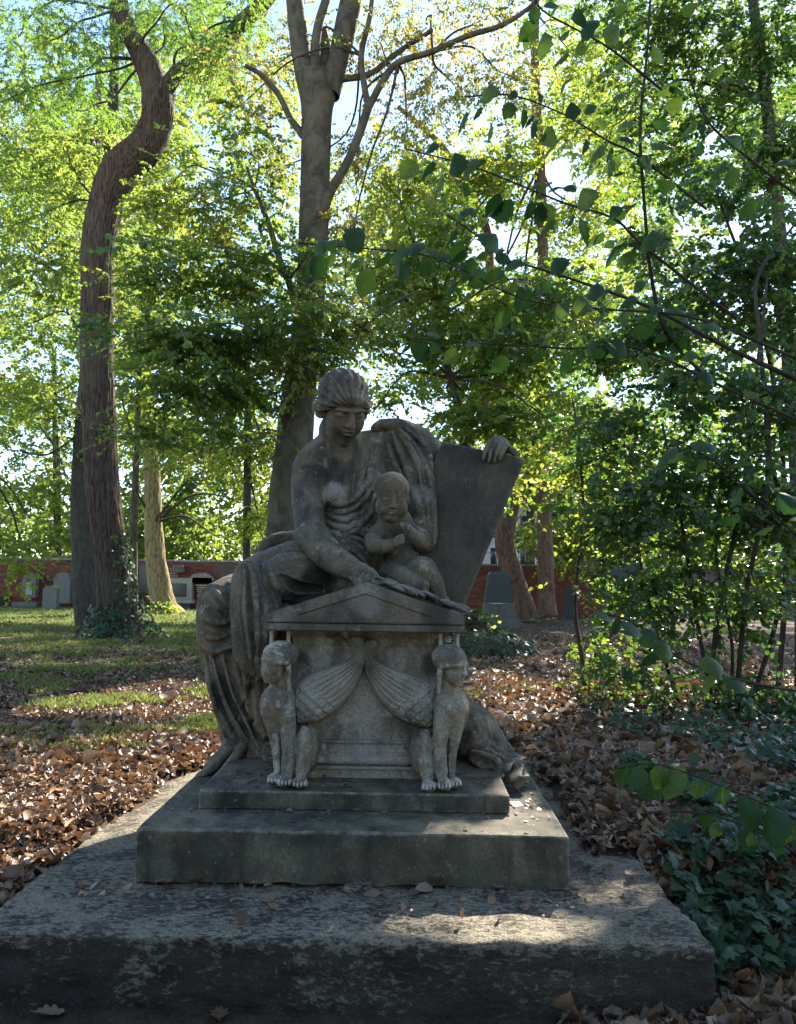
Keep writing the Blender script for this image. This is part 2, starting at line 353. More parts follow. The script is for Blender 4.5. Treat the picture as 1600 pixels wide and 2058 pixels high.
# ------------------------------------------------------------------ signed-distance sculpting
def smin(a, b, k):
    h = np.maximum(k-np.abs(a-b), 0)/k
    return np.minimum(a, b)-h*h*k*.25
def smax(a, b, k): return -smin(-a, -b, k)
def ell(X, Y, Z, c, r, Rm=None):
    x, y, z = X-c[0], Y-c[1], Z-c[2]
    if Rm is not None:
        x, y, z = (Rm[0][0]*x+Rm[1][0]*y+Rm[2][0]*z, Rm[0][1]*x+Rm[1][1]*y+Rm[2][1]*z, Rm[0][2]*x+Rm[1][2]*y+Rm[2][2]*z)
    k0 = np.sqrt((x/r[0])**2+(y/r[1])**2+(z/r[2])**2)
    k1 = np.sqrt((x/r[0]**2)**2+(y/r[1]**2)**2+(z/r[2]**2)**2)
    return k0*(k0-1)/np.maximum(k1, 1e-6)
def rcone(X, Y, Z, a, b, ra, rb):
    ab = np.asarray(b)-np.asarray(a); L = max(float(ab@ab), 1e-9)
    t = np.clip(((X-a[0])*ab[0]+(Y-a[1])*ab[1]+(Z-a[2])*ab[2])/L, 0, 1)
    return np.sqrt((X-a[0]-ab[0]*t)**2+(Y-a[1]-ab[1]*t)**2+(Z-a[2]-ab[2]*t)**2)-(ra+(rb-ra)*t)
def catmull(P, n):
    P = np.asarray(P, float)
    if len(P) < 3:
        t = np.linspace(0, 1, n+1)[:, None]; return P[0]*(1-t)+P[-1]*t
    Q = np.vstack([2*P[0]-P[1], P, 2*P[-1]-P[-2]]); out = []
    for i in range(1, len(Q)-2):
        t = np.linspace(0, 1, n, endpoint=False)[:, None]
        p0, p1, p2, p3 = Q[i-1], Q[i], Q[i+1], Q[i+2]
        out.append(.5*((2*p1)+(-p0+p2)*t+(2*p0-5*p1+4*p2-p3)*t*t+(-p0+3*p1-3*p2+p3)*t**3))
    return np.vstack(out+[P[-1:]])
def _samp(V, P):
    i = np.clip(np.round((P-V.lo)/V.h).astype(int), 0, V.n-1); return V.D[i[:, 0], i[:, 1], i[:, 2]]
class Vol:
    def surf(s, u, v, d0, d1):
        """depth at which the ray through pixel u, v meets the surface"""
        ds = np.arange(d0, d1, s.h*.5); D = FWD+RIGHT*(u-CX)/F-UP*(v-CY)/F
        P = CAM+D[None]*(ds/D[1])[:, None]; q = np.nonzero(_samp(s, P) < 0)[0]
        return ds[q[0]] if len(q) else None
    def fold(s, pts, r, k=3.0, emb=.25, cut=False, d0=3.87, d1=4.8, n=7):
        """ridge or groove that follows the surface already there; pts in photo pixels"""
        C = catmull(np.array(pts, float), n); W = []; last = None
        for i, (u, v) in enumerate(C):
            d = s.surf(u, v, d0, d1); d = last if d is None else (d if last is None or abs(d-last) < .12 else last); last = d
            if d is None: continue
            t = i/(len(C)-1); rr = r*(.45+.55*math.sin(math.pi*min(max(t, .06), .94)))
            P = at(u, v, d); q = px(P); P = at(u, v, d+(0 if cut else emb*rr*q)); W.append((P, rr*q))
        for (a, ra), (b, rb) in zip(W[:-1], W[1:]): s.cone(a, b, ra, rb, k*px(a), cut)
    def __init__(s, lo, hi, h):
        s.lo = np.asarray(lo, float); s.h = h
        s.n = np.ceil((np.asarray(hi)-s.lo)/h).astype(int)+1
        s.D = np.full(s.n, .5, np.float32)
    def region(s, lo, hi):
        a = np.clip(np.floor((np.asarray(lo)-s.lo)/s.h).astype(int), 0, s.n)
        b = np.clip(np.ceil((np.asarray(hi)-s.lo)/s.h).astype(int)+1, 0, s.n)
        sl = tuple(slice(i, j) for i, j in zip(a, b))
        g = [(s.lo[i]+s.h*np.arange(a[i], b[i])).astype(np.float32) for i in range(3)]
        return sl, g[0][:, None, None], g[1][None, :, None], g[2][None, None, :]
    def put(s, fn, lo, hi, k, cut=False):
        sl, X, Y, Z = s.region(np.asarray(lo)-k-.01, np.asarray(hi)+k+.01)
        if min(s.D[sl].shape) == 0: return
        d = fn(X, Y, Z)
        s.D[sl] = smax(s.D[sl], -d, k) if cut else smin(s.D[sl], d, k)
    def cone(s, a, b, ra, rb, k, cut=False):
        a, b = np.asarray(a), np.asarray(b); r = max(ra, rb)
        s.put(lambda X, Y, Z: rcone(X, Y, Z, a, b, ra, rb), np.minimum(a, b)-r, np.maximum(a, b)+r, k, cut)
    def ell(s, c, r, k, Rm=None, cut=False):
        c = np.asarray(c); q = max(r)
        s.put(lambda X, Y, Z: ell(X, Y, Z, c, r, Rm), c-q, c+q, k, cut)
    def chain(s, pts, k, n=5, cut=False):
        """pts in photo pixels: (u, v, depth, radius px)"""
        W = []
        for u, v, d, r in pts:
            P = at(u, v, d); W.append([*P, r*px(P)])
        C = catmull(W, n)
        kk = k*px(at(*pts[0][:3]))
        for a, b in zip(C[:-1], C[1:]):
            s.cone(a[:3], b[:3], a[3], b[3], kk, cut)
    def blob(s, u, v, d, ru, rv, rd, k, ang=0, cut=False):
        """ellipsoid: radii in pixels (ru, rv) and metres (rd), turned by ang in the picture plane"""
        P = at(u, v, d); q = px(P)
        Rm = np.array([[math.cos(ang), 0, -math.sin(ang)], [0, 1, 0], [math.sin(ang), 0, math.cos(ang)]])
        s.ell(P, (ru*q, rd, rv*q), k*q, Rm, cut)
    def rough(s, amp, freq, o=2):
        idx = np.argwhere(np.abs(s.D) < s.h*4+amp*2)
        P = s.lo+idx*s.h
        s.D[tuple(idx.T)] += (amp*fbm(P[:, 0]*freq, P[:, 1]*freq, P[:, 2]*freq, o)).astype(np.float32)
    def mesh(s):
        """naive surface nets"""
        D = s.D
        for ax in range(3):
            for e in (0, -1):
                ix = [slice(None)]*3; ix[ax] = e; D[tuple(ix)] = np.maximum(D[tuple(ix)], 1e-3)
        ins = D < 0
        c = np.zeros(tuple(np.array(D.shape)-1), np.uint8)
        offs = [(i, j, k) for i in (0, 1) for j in (0, 1) for k in (0, 1)]
        nx, ny, nz = c.shape
        for i, j, k in offs: c += ins[i:nx+i, j:ny+j, k:nz+k]
        cell = np.argwhere((c > 0) & (c < 8)); m = len(cell)
        idx = np.full(c.shape, -1, np.int32); idx[tuple(cell.T)] = np.arange(m)
        val = {o: D[tuple((cell+np.array(o)).T)] for o in offs}
        acc = np.zeros((m, 3)); cnt = np.zeros(m)
        for o in offs:
            for ax in range(3):
                if o[ax]: continue
                q = list(o); q[ax] = 1; q = tuple(q)
                a, b = val[o], val[q]; cr = (a < 0) != (b < 0)
                t = np.where(cr, a/np.where(cr, a-b, 1), 0)
                p = np.array(o, float)[None]+np.zeros((m, 3)); p[:, ax] += t
                acc += p*cr[:, None]; cnt += cr
        V = s.lo+s.h*(cell+acc/cnt[:, None])
        quads = []
        for ax in range(3):
            A, B = [slice(None)]*3, [slice(None)]*3
            A[ax], B[ax] = slice(0, -1), slice(1, None)
            e = np.argwhere(ins[tuple(A)] != ins[tuple(B)])
            b, d = (ax+1) % 3, (ax+2) % 3
            ok = (e[:, b] > 0) & (e[:, d] > 0) & (e[:, b] < c.shape[b]) & (e[:, d] < c.shape[d]); e = e[ok]
            q = []
            for db, dd in ((1, 1), (0, 1), (0, 0), (1, 0)):
                w_ = e.copy(); w_[:, b] -= db; w_[:, d] -= dd; q.append(idx[tuple(w_.T)])
            q = np.stack(q, 1); fl = ~ins[tuple(e.T)]
            q[fl] = q[fl][:, ::-1]; quads.append(q)
        Q = np.vstack(quads); Q = Q[(Q >= 0).all(1)]
        return V, Q
def rotz(a): return np.array([[math.cos(a), -math.sin(a), 0], [math.sin(a), math.cos(a), 0], [0, 0, 1]])
def rotx(a): return np.array([[1, 0, 0], [0, math.cos(a), -math.sin(a)], [0, math.sin(a), math.cos(a)]])
def roty(a): return np.array([[math.cos(a), 0, math.sin(a)], [0, 1, 0], [-math.sin(a), 0, math.cos(a)]])
def face_frame(yaw, pitch, roll):
    """columns: local x (viewer's right), y (out of the face), z (up); yaw > 0 turns to the viewer's right, pitch > 0 bows"""
    base = np.array([[1, 0, 0], [0, -1, 0], [0, 0, 1]], float).T   # face looks to -Y; mirror keeps x to the right
    return rotz(yaw) @ roty(roll) @ rotx(pitch) @ base
def head_field(V, c, Rm, s, k, fat=0.0, feat=1.0, ears=True, hair=False):
    sl, X, Y, Z = V.region(c-.75*s, c+.75*s)
    x, y, z = X-c[0], Y-c[1], Z-c[2]
    qx, qy, qz = [((Rm[0, i]*x+Rm[1, i]*y+Rm[2, i]*z)/s).astype(np.float32) for i in range(3)]
    E = lambda cc, r: ell(qx, qy, qz, cc, r)
    C = lambda a, b, ra, rb: rcone(qx, qy, qz, np.array(a, float), np.array(b, float), ra, rb)
    d = E((0, -.06, .15+.02*fat), (.325+.05*fat, .41+.03*fat, .34+.03*fat))
    d = smin(d, E((0, .12, -.15), (.25+.07*fat, .255, .31)), .10)
    d = smin(d, E((0, .262, -.415+.02*fat), (.09+.03*fat, .075, .07)), .09)
    for sg in (-1, 1):
        d = smin(d, E((sg*(.155+.03*fat), .19-.02*fat, -.15-.05*fat), (.105+.04*fat, .12+.02*fat, .12+.03*fat)), .10)
    if feat > 0:
        for sg in (-1, 1):
            d = smax(d, -E((sg*.125, .405+.02*(1-feat), .005), (.085, .065, .052)), .06)
            d = smin(d, E((sg*.125, .30, -.01), (.07, .055, .05)), .018)
            if fat < .5: d = smin(d, C((sg*.045, .375, .075), (sg*.2, .315, .065), .026, .02), .035)
            d = smax(d, -C((sg*.075, .366, -.036), (sg*.175, .34, -.03), .009, .009), .012)
            d = smin(d, E((sg*.045, .395, -.135), (.03, .04, .026)), .025)
        d = smin(d, C((0, .365, .06), (0, .43-.03*fat, -.125), .03, .044), .045)
        d = smin(d, E((0, .365, -.225), (.085-.015*fat, .035, .026)), .03)
        d = smin(d, E((0, .358, -.274), (.07-.01*fat, .036, .030)), .03)
        d = smax(d, -C((-.085, .382, -.248), (.085, .382, -.248), .010*feat, .010*feat), .02)
        d = smax(d, -E((0, .41, -.325), (.08, .045*feat, .022)), .03)
    if ears:
        for sg in (-1, 1): d = smin(d, E((sg*(.31+.05*fat), -.03, -.05), (.035, .075, .105)), .03)
    V.D[sl] = smin(V.D[sl], d*s, k*s)
    return

# ------------------------------------------------------------------ blocks of stone
def rough_box(lo, hi, xl, yl, zl, r, fn):
    """box surface on given grid lines, rounded by r, displaced by fn(P, N)"""
    ls = [np.asarray(q, float) for q in (xl, yl, zl)]
    VV, FF, off = [], [], 0
    for ax in range(3):
        b, d = (ax+1) % 3, (ax+2) % 3
        B, Dd = np.meshgrid(ls[b], ls[d], indexing='ij')
        for side in (0, -1):
            P = np.zeros(B.shape+(3,)); P[..., b] = B; P[..., d] = Dd; P[..., ax] = ls[ax][side]
            f = grid_faces(len(ls[b]), len(ls[d]), off)
            FF.append(f[:, ::-1] if side == 0 else f)
            VV.append(P.reshape(-1, 3)); off += P.size//3
    V = np.vstack(VV); Fq = np.vstack(FF)
    key = np.round(V*20000).astype(np.int64)
    _, first, inv = np.unique(key, axis=0, return_index=True, return_inverse=True)
    V = V[first]; Fq = inv.ravel()[Fq]
    c = np.clip(V, np.asarray(lo)+r, np.asarray(hi)-r)
    n = nrm(V-c); V = c+n*r
    return V+fn(V, n), Fq
def lines(a, b, h): return np.linspace(a, b, max(2, int(round((b-a)/h))+1))
def edge_lines(a, b, h, r):
    return np.unique(np.concatenate([[a, a+r*.3, a+r*.7, a+r], lines(a+r, b-r, h), [b-r*.7, b-r*.3, b]]))

# rough foundation slab
bx0, bx1 = at(0, 1830, 2.97)[0]-.0, at(1440, 1888, 2.74)[0]
BZ = .251
def base_fn(P, n):
    side = 1-np.abs(n[:, 2:3])
    a = .016*fbm(P[:, 0]*2.2, P[:, 1]*3.1, P[:, 2]*6, 4)
    b = .020*np.abs(fbm(P[:, 0]*4, P[:, 1]*18, P[:, 2]*18, 4))
    e = .02*np.maximum(perlin(P[:, 0]*6, P[:, 1]*6, P[:, 2]*6)-.15, 0)
    return n*(a-b*1.3-e)[:, None]
V_, F_ = rough_box((bx0, 2.74, -.12), (bx1, 5.7, BZ), edge_lines(bx0, bx1, .018, .03), np.concatenate([edge_lines(2.74, 3.6, .016, .03)[:-3], lines(3.62, 5.67, .06), [5.68, 5.69, 5.7]]), edge_lines(-.12, BZ, .02, .03), .03, base_fn)
tag(mobj('foundation_slab', V_, F_, M['base']), 'rough dark foundation slab crusted with pale lichen under the monument', 'stone slab')
# middle plinth
p2 = [at(272, 1674, 3.19), at(1145, 1680, 3.19)]; P2Z = .465
def p2_fn(P, n):
    a = .004*fbm(P[:, 0]*3, P[:, 1]*3, P[:, 2]*3, 3)
    low = np.clip((BZ+.05-P[:, 2])/.05, 0, 1)
    chip = .022*np.maximum(perlin(P[:, 0]*7, P[:, 1]*7, 1.5)+.05, 0)*low + .008*np.maximum(perlin(P[:, 0]*14, P[:, 1]*14, P[:, 2]*14)-.2, 0)
    return n*(a-chip)[:, None]
V_, F_ = rough_box((p2[0][0], 3.19, BZ-.004), (p2[1][0], 5.35, P2Z), edge_lines(p2[0][0], p2[1][0], .016, .012), np.concatenate([edge_lines(3.19, 3.5, .016, .012)[:-3], lines(3.52, 5.33, .06), [5.338, 5.344, 5.35]]), edge_lines(BZ-.004, P2Z, .014, .012), .012, p2_fn)
tag(mobj('plinth_block', V_, F_, M['plinth']), 'broad grey plinth block with chipped lower edge, middle of the three steps', 'plinth')
# upper slab
p3 = [at(400, 1593, 3.47), at(1025, 1600, 3.47)]; P3Z = .546
V_, F_ = rough_box((p3[0][0], 3.47, P2Z+.001), (p3[1][0], 4.75, P3Z), edge_lines(p3[0][0], p3[1][0], .02, .008), np.concatenate([edge_lines(3.47, 3.8, .02, .008)[:-3], lines(3.82, 4.73, .06), [4.74, 4.745, 4.75]]), edge_lines(P2Z+.001, P3Z, .014, .008), .008,
    lambda P, n: n*(.003*fbm(P[:, 0]*5, P[:, 1]*5, P[:, 2]*5, 3)-.01*np.maximum(perlin(P[:, 0]*11, P[:, 1]*11, P[:, 2]*11)-.25, 0))[:, None])
tag(mobj('plinth_slab', V_, F_, M['plinth']), 'thin stone slab under the sarcophagus, top of the three steps', 'plinth')
# broken stone wedge under the plinth
V_, F_ = rough_box((0, 0, 0), (.12, .1, .03), lines(0, .12, .008), lines(0, .1, .008), lines(0, .03, .006), .012, lambda P, n: n*(.007*fbm(P[:, 0]*22, P[:, 1]*22, P[:, 2]*22, 3))[:, None])
q = at(720, 1787, 3.17); o = mobj('packing_stone', V_+np.array([q[0]-.06, 3.13, BZ-.014]), F_, M['base'])
tag(o, 'small grey packing stone wedged under the plinth front', 'stone')

# ------------------------------------------------------------------ sarcophagus
LU, LR = at(532, 1232, 3.6), at(935, 1240, 3.6)
LX0, LX1 = LU[0], LR[0]; LXC = (LX0+LX1)/2
APZ = at(735, 1170, 3.6)[2]; EVZ = at(735, 1237, 3.6)[2]; ELZ = at(735, 1254, 3.6)[2]; EBZ = at(735, 1271, 3.6)[2]
SX0, SX1 = at(578, 1450, 3.76)[0], at(893, 1450, 3.76)[0]
sarc = empty('sarcophagus', (LXC, 3.95, P3Z))
tag(sarc, 'carved stone sarcophagus with gabled lid and two winged sphinxes on the front', 'sarcophagus')
def profile_box(name, x0, x1, y0, y1, prof, mat, parent):
    """prof: (z, outset) from bottom to top, mitred round a rectangle"""
    V, Fq = [], []
    for z, o_ in prof:
        V += [(x0-o_, y0-o_, z), (x1+o_, y0-o_, z), (x1+o_, y1+o_, z), (x0-o_, y1+o_, z)]
    for i in range(len(prof)-1):
        for k in range(4):
            a, b = i*4+k, i*4+(k+1) % 4; Fq.append((a, b, b+4, a+4))
    n = len(V)-4; Fq += [(n, n+1, n+2, n+3), (3, 2, 1, 0)]
    return mobj(name, V, np.array(Fq), mat, parent, smooth=False)
zf = lambda v: at(735, v, 3.72)[2]
pr = [(P3Z, .035), (zf(1546), .035), (zf(1545), .05), (zf(1540), .05)]
z0, z1 = zf(1540), zf(1519)
pr += [(z0+(z1-z0)*(.5-.5*math.cos(a)), .018+.03*math.sin(a)) for a in np.linspace(.15, math.pi-.15, 9)]
pr += [(zf(1518), .022), (zf(1514), .022)]
z0, z1 = zf(1513), zf(1497)
pr += [(z0+(z1-z0)*a, .016-.014*math.sin(a*math.pi*.5)) for a in np.linspace(0, 1, 7)]
pr += [(zf(1496), .012), (zf(1491), .012), (zf(1490), -.002)]
profile_box('base_moulding', SX0, SX1, 3.76, 4.2, pr, M['sarc_flat'], sarc)
profile_box('chest', SX0, SX1, 3.76, 4.2, [(zf(1490)+.001, 0), (zf(1300), 0)], M['sarc_flat'], sarc)
profile_box('frieze', SX0, SX1, 3.76, 4.2, [(zf(1300)+.001, -.012), (zf(1284), -.012), (zf(1282), .0), (EBZ-.001, .014)], M['sarc_flat'], sarc)
# lid: two fascias with a groove between, then the gable with raking border and sunk tympanum
LY0, LY1 = 3.6, 4.28
profile_box('lid_fascia', LX0, LX1, LY0, LY1, [(EBZ, -.012), (EBZ+.008, -.002), (ELZ-.004, .0), (ELZ-.002, -.008)], M['lid'], sarc)
def gable():
    bm = bmesh.new()
    o_ = 0.0
    out = [(LX0, ELZ+.002), (LX1, ELZ+.002), (LX1, EVZ), (LXC, APZ), (LX0, EVZ)]
    w1 = LX1-LX0; rise = APZ-EVZ; t1, t2 = .050, .056
    def inner(t, low): # offset gable triangle
        sl = rise/(w1/2); cut = t*math.sqrt(1+sl*sl)
        yb = ELZ+.002+low
        xe = (EVZ-cut-yb)/sl   # negative: how far in from the eave
        return [(LX0-xe, yb), (LX1+xe, yb), (LXC, APZ-cut)]
    i1, i2 = inner(t1, .034), inner(t2, .037)
    f = [bm.verts.new((x, LY0, z)) for x, z in out]; b = [bm.verts.new((x, LY1, z)) for x, z in out]
    v1 = [bm.verts.new((x, LY0, z)) for x, z in i1]; v2 = [bm.verts.new((x, LY0+.008, z)) for x, z in i2]
    F2 = lambda *v: bm.faces.new(v)
    F2(f[0], f[1], v1[1], v1[0]); F2(f[1], f[2], v1[1]); F2(f[2], f[3], v1[2], v1[1]); F2(f[3], f[4], v1[0], v1[2]); F2(f[4], f[0], v1[0])
    for i in range(3): j = (i+1) % 3; F2(v1[i], v1[j], v2[j], v2[i])
    F2(*v2)
    for i in range(5): j = (i+1) % 5; F2(f[j], f[i], b[i], b[j])
    F2(*b[::-1])
    bmesh.ops.recalc_face_normals(bm, faces=bm.faces)
    ed = [e for e in bm.edges if all(abs(v.co.y-LY0) < 1e-5 or abs(v.co.y-LY1) < 1e-5 for v in e.verts) and all(v in f or v in b for v in e.verts)]
    bmesh.ops.bevel(bm, geom=ed, offset=.006, segments=2, affect='EDGES')
    bmesh.ops.triangulate(bm, faces=bm.faces)
    me = bpy.data.meshes.new('gable'); bm.to_mesh(me); bm.free(); me.materials.append(M['lid'])
    o = bpy.data.objects.new('gable', me); COL.objects.link(o); set_parent(o, sarc); return o
gable()

# sphinxes
def sphinx(mirror):
    AX, DV = 732.5, 7.0
    mp = (lambda u, v: (2*AX-u, v+DV)) if mirror else (lambda u, v: (u, v))
    P = lambda u, v, d: at(*mp(u, v), d)
    c0, c1 = P(500, 1265, 3.66), P(665, 1600, 3.66)
    lo = np.minimum(c0, c1); hi = np.maximum(c0, c1); lo[1], hi[1] = 3.4, 3.86; lo[2] = P3Z-.02
    Vb = Vol(lo, hi, .0048)
    def ch(pts, k, **kw): Vb.chain([(*mp(u, v), d, r) for u, v, d, r in pts], k, **kw)
    ch([(566, 1394, 3.68, 19), (558, 1412, 3.66, 31), (562, 1442, 3.67, 28), (570, 1474, 3.69, 22)], 10)
    ch([(578, 1415, 3.73, 28), (600, 1460, 3.76, 27), (616, 1510, 3.77, 32)], 10)
    ch([(544, 1420, 3.645, 18), (549, 1460, 3.625, 13), (557, 1505, 3.61, 9.5), (560, 1550, 3.595, 8.5)], 4)
    ch([(574, 1425, 3.63, 19), (579, 1470, 3.60, 15), (580, 1515, 3.58, 12), (577, 1552, 3.555, 11)], 4)
    Vb.blob(*mp(617, 1506), 3.68, 24, 48, .10, 6)
    Vb.blob(*mp(611, 1494), 3.62, 17, 34, .06, 6)
    ch([(612, 1475, 3.62, 12), (611, 1515, 3.59, 13), (606, 1556, 3.57, 12)], 6)
    for (u, v, d, r) in ((551, 1566, 3.55, 14), (572, 1571, 3.515, 14), (603, 1573, 3.53, 15)):
        Vb.blob(*mp(u, v), d, r, 11, .045, 8)
        for i in range(4):
            du = (i-1.5)*r*.5
            Vb.blob(*mp(u+du, v+2.5+abs(i-1.5)*-.6), d-.030, r*.27, 6.5, .026, 2.2)
    ch([(565, 1480, 3.60, 3.5), (568, 1515, 3.59, 3.5), (568, 1552, 3.58, 3)], 4, cut=True)
    ch([(596, 1462, 3.615, 5), (597, 1510, 3.605, 7), (593, 1556, 3.58, 6)], 4, cut=True)
    ch([(560, 1560, 3.51, 2.5), (561, 1584, 3.47, 2.5)], 2, cut=True)
    ch([(586, 1558, 3.5, 3), (585, 1588, 3.46, 3)], 2, cut=True)
    if True:   # breasts
        Vb.blob(*mp(538, 1413), 3.61, 10, 11, .03, 6); Vb.blob(*mp(561, 1416), 3.595, 10, 11, .03, 6)
    ch([(561, 1355, 3.64, 14), (566, 1396, 3.67, 17)], 10)
    Rm = face_frame(R_(52) if mirror else R_(-48), R_(2), 0)
    hc = P(558, 1331, 3.62); hs = 82*px(hc)
    head_field(Vb, hc, Rm, hs, .04, .1, 1.0 if mirror else 0.0, False)
    # hair: cap, rolled fringe and hanging locks
    loc = lambda a, b, c_: hc+Rm @ (np.array([a, b, c_])*hs)
    Vb.ell(loc(0, -.09, .2), (.365*hs, .44*hs, .30*hs), .02, Rm)
    for a in np.linspace(-1.5, 1.5, 9):
        Vb.ell(loc(.38*math.sin(a)*.9, .36*math.cos(a)-.05, .11-.06*abs(a)), (.07*hs,)*3, .016)
    for sg in (-1, 1):
        Vb.cone(loc(sg*.30, -.12, -.1), loc(sg*.27, -.16, -.62), .07*hs, .05*hs, .006)
    if not mirror:   # weathered-off face
        Vb.ell(loc(-.02, .2, -.18), (.23*hs, .19*hs, .27*hs), .02, Rm)
    Vb.rough(.004, 34, 3)
    V, Q = Vb.mesh()
    V = V[:]; V[:, 2] = np.maximum(V[:, 2], P3Z+.0005)
    s_ = mobj('sphinx', V, Q, M['sarc'], sarc)
    if mirror: s_['label'] = 'sphinx in sharp profile with intact face and bandless curled hair'
    else: s_['label'] = 'sphinx whose face has weathered away to a smooth lump'
    # struts between head and lid
    for u in (546, 580):
        a, b = P(u, 1302, 3.66), P(u, 1262, 3.66); vol = []
        V, Fq = tube(np.array([a, .5*(a+b), b]), np.array([.012, .009, .011]), 8); mobj('strut', V, Fq, M['sarc'], s_)
    # wing: long primaries sweeping up to a curled tip, rows of rounded coverts at the shoulder
    O = catmull([mp(*q) for q in ((711, 1279), (706, 1287), (716, 1300), (712, 1316), (690, 1330), (652, 1345), (617, 1357), (598, 1370), (589, 1395), (588, 1425), (592, 1446))], 10)
    I = catmull([mp(*q) for q in ((728, 1277), (733, 1292), (734, 1318), (733, 1338), (724, 1362), (711, 1390), (693, 1414), (671, 1434), (647, 1448), (625, 1454), (606, 1457))], 10)
    nt_, ns = 150, 84
    ti = np.linspace(0, len(O)-1.001, nt_); k0 = ti.astype(int); fr = (ti-k0)[:, None]
    Oc, Ic = O[k0]*(1-fr)+O[k0+1]*fr, I[k0]*(1-fr)+I[k0+1]*fr
    s = np.linspace(0, 1, ns); t = np.linspace(0, 1, nt_)
    S, T = np.meshgrid(s, t)
    nf = 8.0
    ph = S*nf; fr_ = ph-np.floor(ph)
    prim = .016*np.sqrt(np.clip(1-fr_, 0, 1))+.004*np.clip(1-np.abs(fr_-.5)*2, 0, 1)
    # coverts: overlapping scales in offset rows
    tt = T*15+.0; row = np.floor(tt); cf = tt-row
    sc_ = S*5.0+.5*(row % 2); sf = sc_-np.floor(sc_)-.5
    edge = 1-(sf*2)**2*.5
    cov = .014*np.where(cf > 1-edge*.98, 1, 0)*(1-.55*(1-cf))+.003
    cov = .018*np.clip((cf-(1-edge))/.9, 0, 1)**.5+.002
    lim = .70+.07*np.sin(ph*math.pi)**2-.10*S
    wv = sstep(-.012, .012, T-lim)
    rel = prim*(1-wv)+(cov+.006)*wv
    body = .05*np.sqrt(np.clip(4*S*(1-S), 0, 1))*sstep(0, .75, T)+.012*np.sqrt(np.clip(4*S*(1-S), 0, 1))+.02*sstep(.55, 1, T)*np.sqrt(np.clip(8*S*(1-S), 0, 1))
    brd = np.clip(np.minimum(S, 1-S)*30, 0, 1)*np.clip(T*40, 0, 1)
    if mirror:
        fx, fy = (Oc[:, None, 0]*(1-S)+Ic[:, None, 0]*S-832)/22, (Oc[:, None, 1]*(1-S)+Ic[:, None, 1]*S-1384)/25
        rr_ = np.hypot(fx, fy)+.45*perlin(fx*2.2, fy*2.2, .5)
        rel = np.where(rr_ < .9, rel-.014, rel)
    dep = 3.748-(.016+body+rel)*brd
    UV = Oc[:, None, :]*(1-S[..., None])+Ic[:, None, :]*S[..., None]
    W = np.empty(UV.shape[:2]+(3,))
    Dv = FWD+RIGHT*((UV[..., 0:1]-CX)/F)-UP*((UV[..., 1:2]-CY)/F)
    W = CAM+Dv*(dep[..., None]/Dv[..., 1:2])
    Fw = grid_faces(nt_, ns)
    # back sheet closes the relief against the wall
    back = W.copy(); back[..., 1] = 3.768
    V = np.vstack([W.reshape(-1, 3), back.reshape(-1, 3)]); n0 = nt_*ns
    rim = np.concatenate([np.arange(ns), np.arange(1, nt_)*ns+ns-1, (nt_-1)*ns+np.arange(ns-2, -1, -1), np.arange(nt_-2, 0, -1)*ns])
    rq = np.stack([rim, np.roll(rim, -1), np.roll(rim, -1)+n0, rim+n0], 1)
    wg = mobj('wing', V, [Fw if mirror else Fw[:, ::-1], rq], M['sarc'], s_)
    if mirror:
        wg['label'] = 'feathered wing with a broken patch where the stone has flaked off'
def tube(P, r, ns=8, cap=True):
    """tube along points P with radii r"""
    P = np.asarray(P, float); n = len(P)
    T = np.gradient(P, axis=0); T = nrm(T)
    ref = np.array([0, 1.0, 0]) if abs(T[0][1]) < .8 else np.array([1.0, 0, 0])
    A = nrm(np.cross(T, ref)); B = np.cross(T, A)
    th = np.arange(ns)/ns*2*math.pi
    V = P[:, None]+np.asarray(r)[:, None, None]*(A[:, None]*np.cos(th)[None, :, None]+B[:, None]*np.sin(th)[None, :, None])
    i, j = np.meshgrid(np.arange(n-1), np.arange(ns), indexing='ij')
    a = i*ns+j; b = i*ns+(j+1) % ns
    Fq = np.stack([a, b, b+ns, a+ns], -1).reshape(-1, 4)
    return V.reshape(-1, 3), Fq
sphinx(False); sphinx(True)
# ------------------------------------------------------------------ the seated woman, the child and the tablet
stat = empty('mourning_statue', (at(640, 1500, 4.45)[0], 4.5, P2Z))
tag(stat, 'dark weathered statue of a draped seated woman bowing over a child, holding a tablet', 'statue')
def vol_for(u0, v0, u1, v1, d0, d1, h):
    c = np.array([at(u, v, d) for u in (u0, u1) for v in (v0, v1) for d in (d0, d1)])
    lo, hi = c.min(0), c.max(0); lo[1], hi[1] = d0, d1
    return Vol(lo, hi, h)
# --- bare body: head, neck, chest, right arm, foot, left hand
Vb = vol_for(575, 720, 800, 1200, 3.8, 4.75, .0052)
Vb.chain([(676, 862, 4.40, 33), (690, 900, 4.44, 34), (706, 940, 4.50, 44)], 14)
Vb.chain([(690, 905, 4.47, 30), (656, 912, 4.45, 30), (630, 938, 4.42, 33)], 16)
Vb.chain([(690, 915, 4.50, 34), (760, 905, 4.56, 36), (800, 905, 4.58, 36)], 16)
Vb.blob(700, 958, 4.50, 74, 58, .155, 22)
Vb.blob(672, 990, 4.375, 27, 30, .075, 15)
Vb.chain([(700, 985, 4.54, 54), (695, 1050, 4.56, 46)], 20)
Vb.chain([(629, 938, 4.42, 35), (622, 975, 4.37, 31), (620, 1020, 4.29, 27), (625, 1070, 4.17, 26), (634, 1088, 4.12, 27)], 12)
Vb.chain([(632, 1084, 4.12, 27), (655, 1111, 4.06, 28), (686, 1133, 4.0, 23), (712, 1148, 3.955, 18.5)], 10)
Vb.chain([(712, 1148, 3.955, 17), (729, 1153, 3.93, 18)], 8)
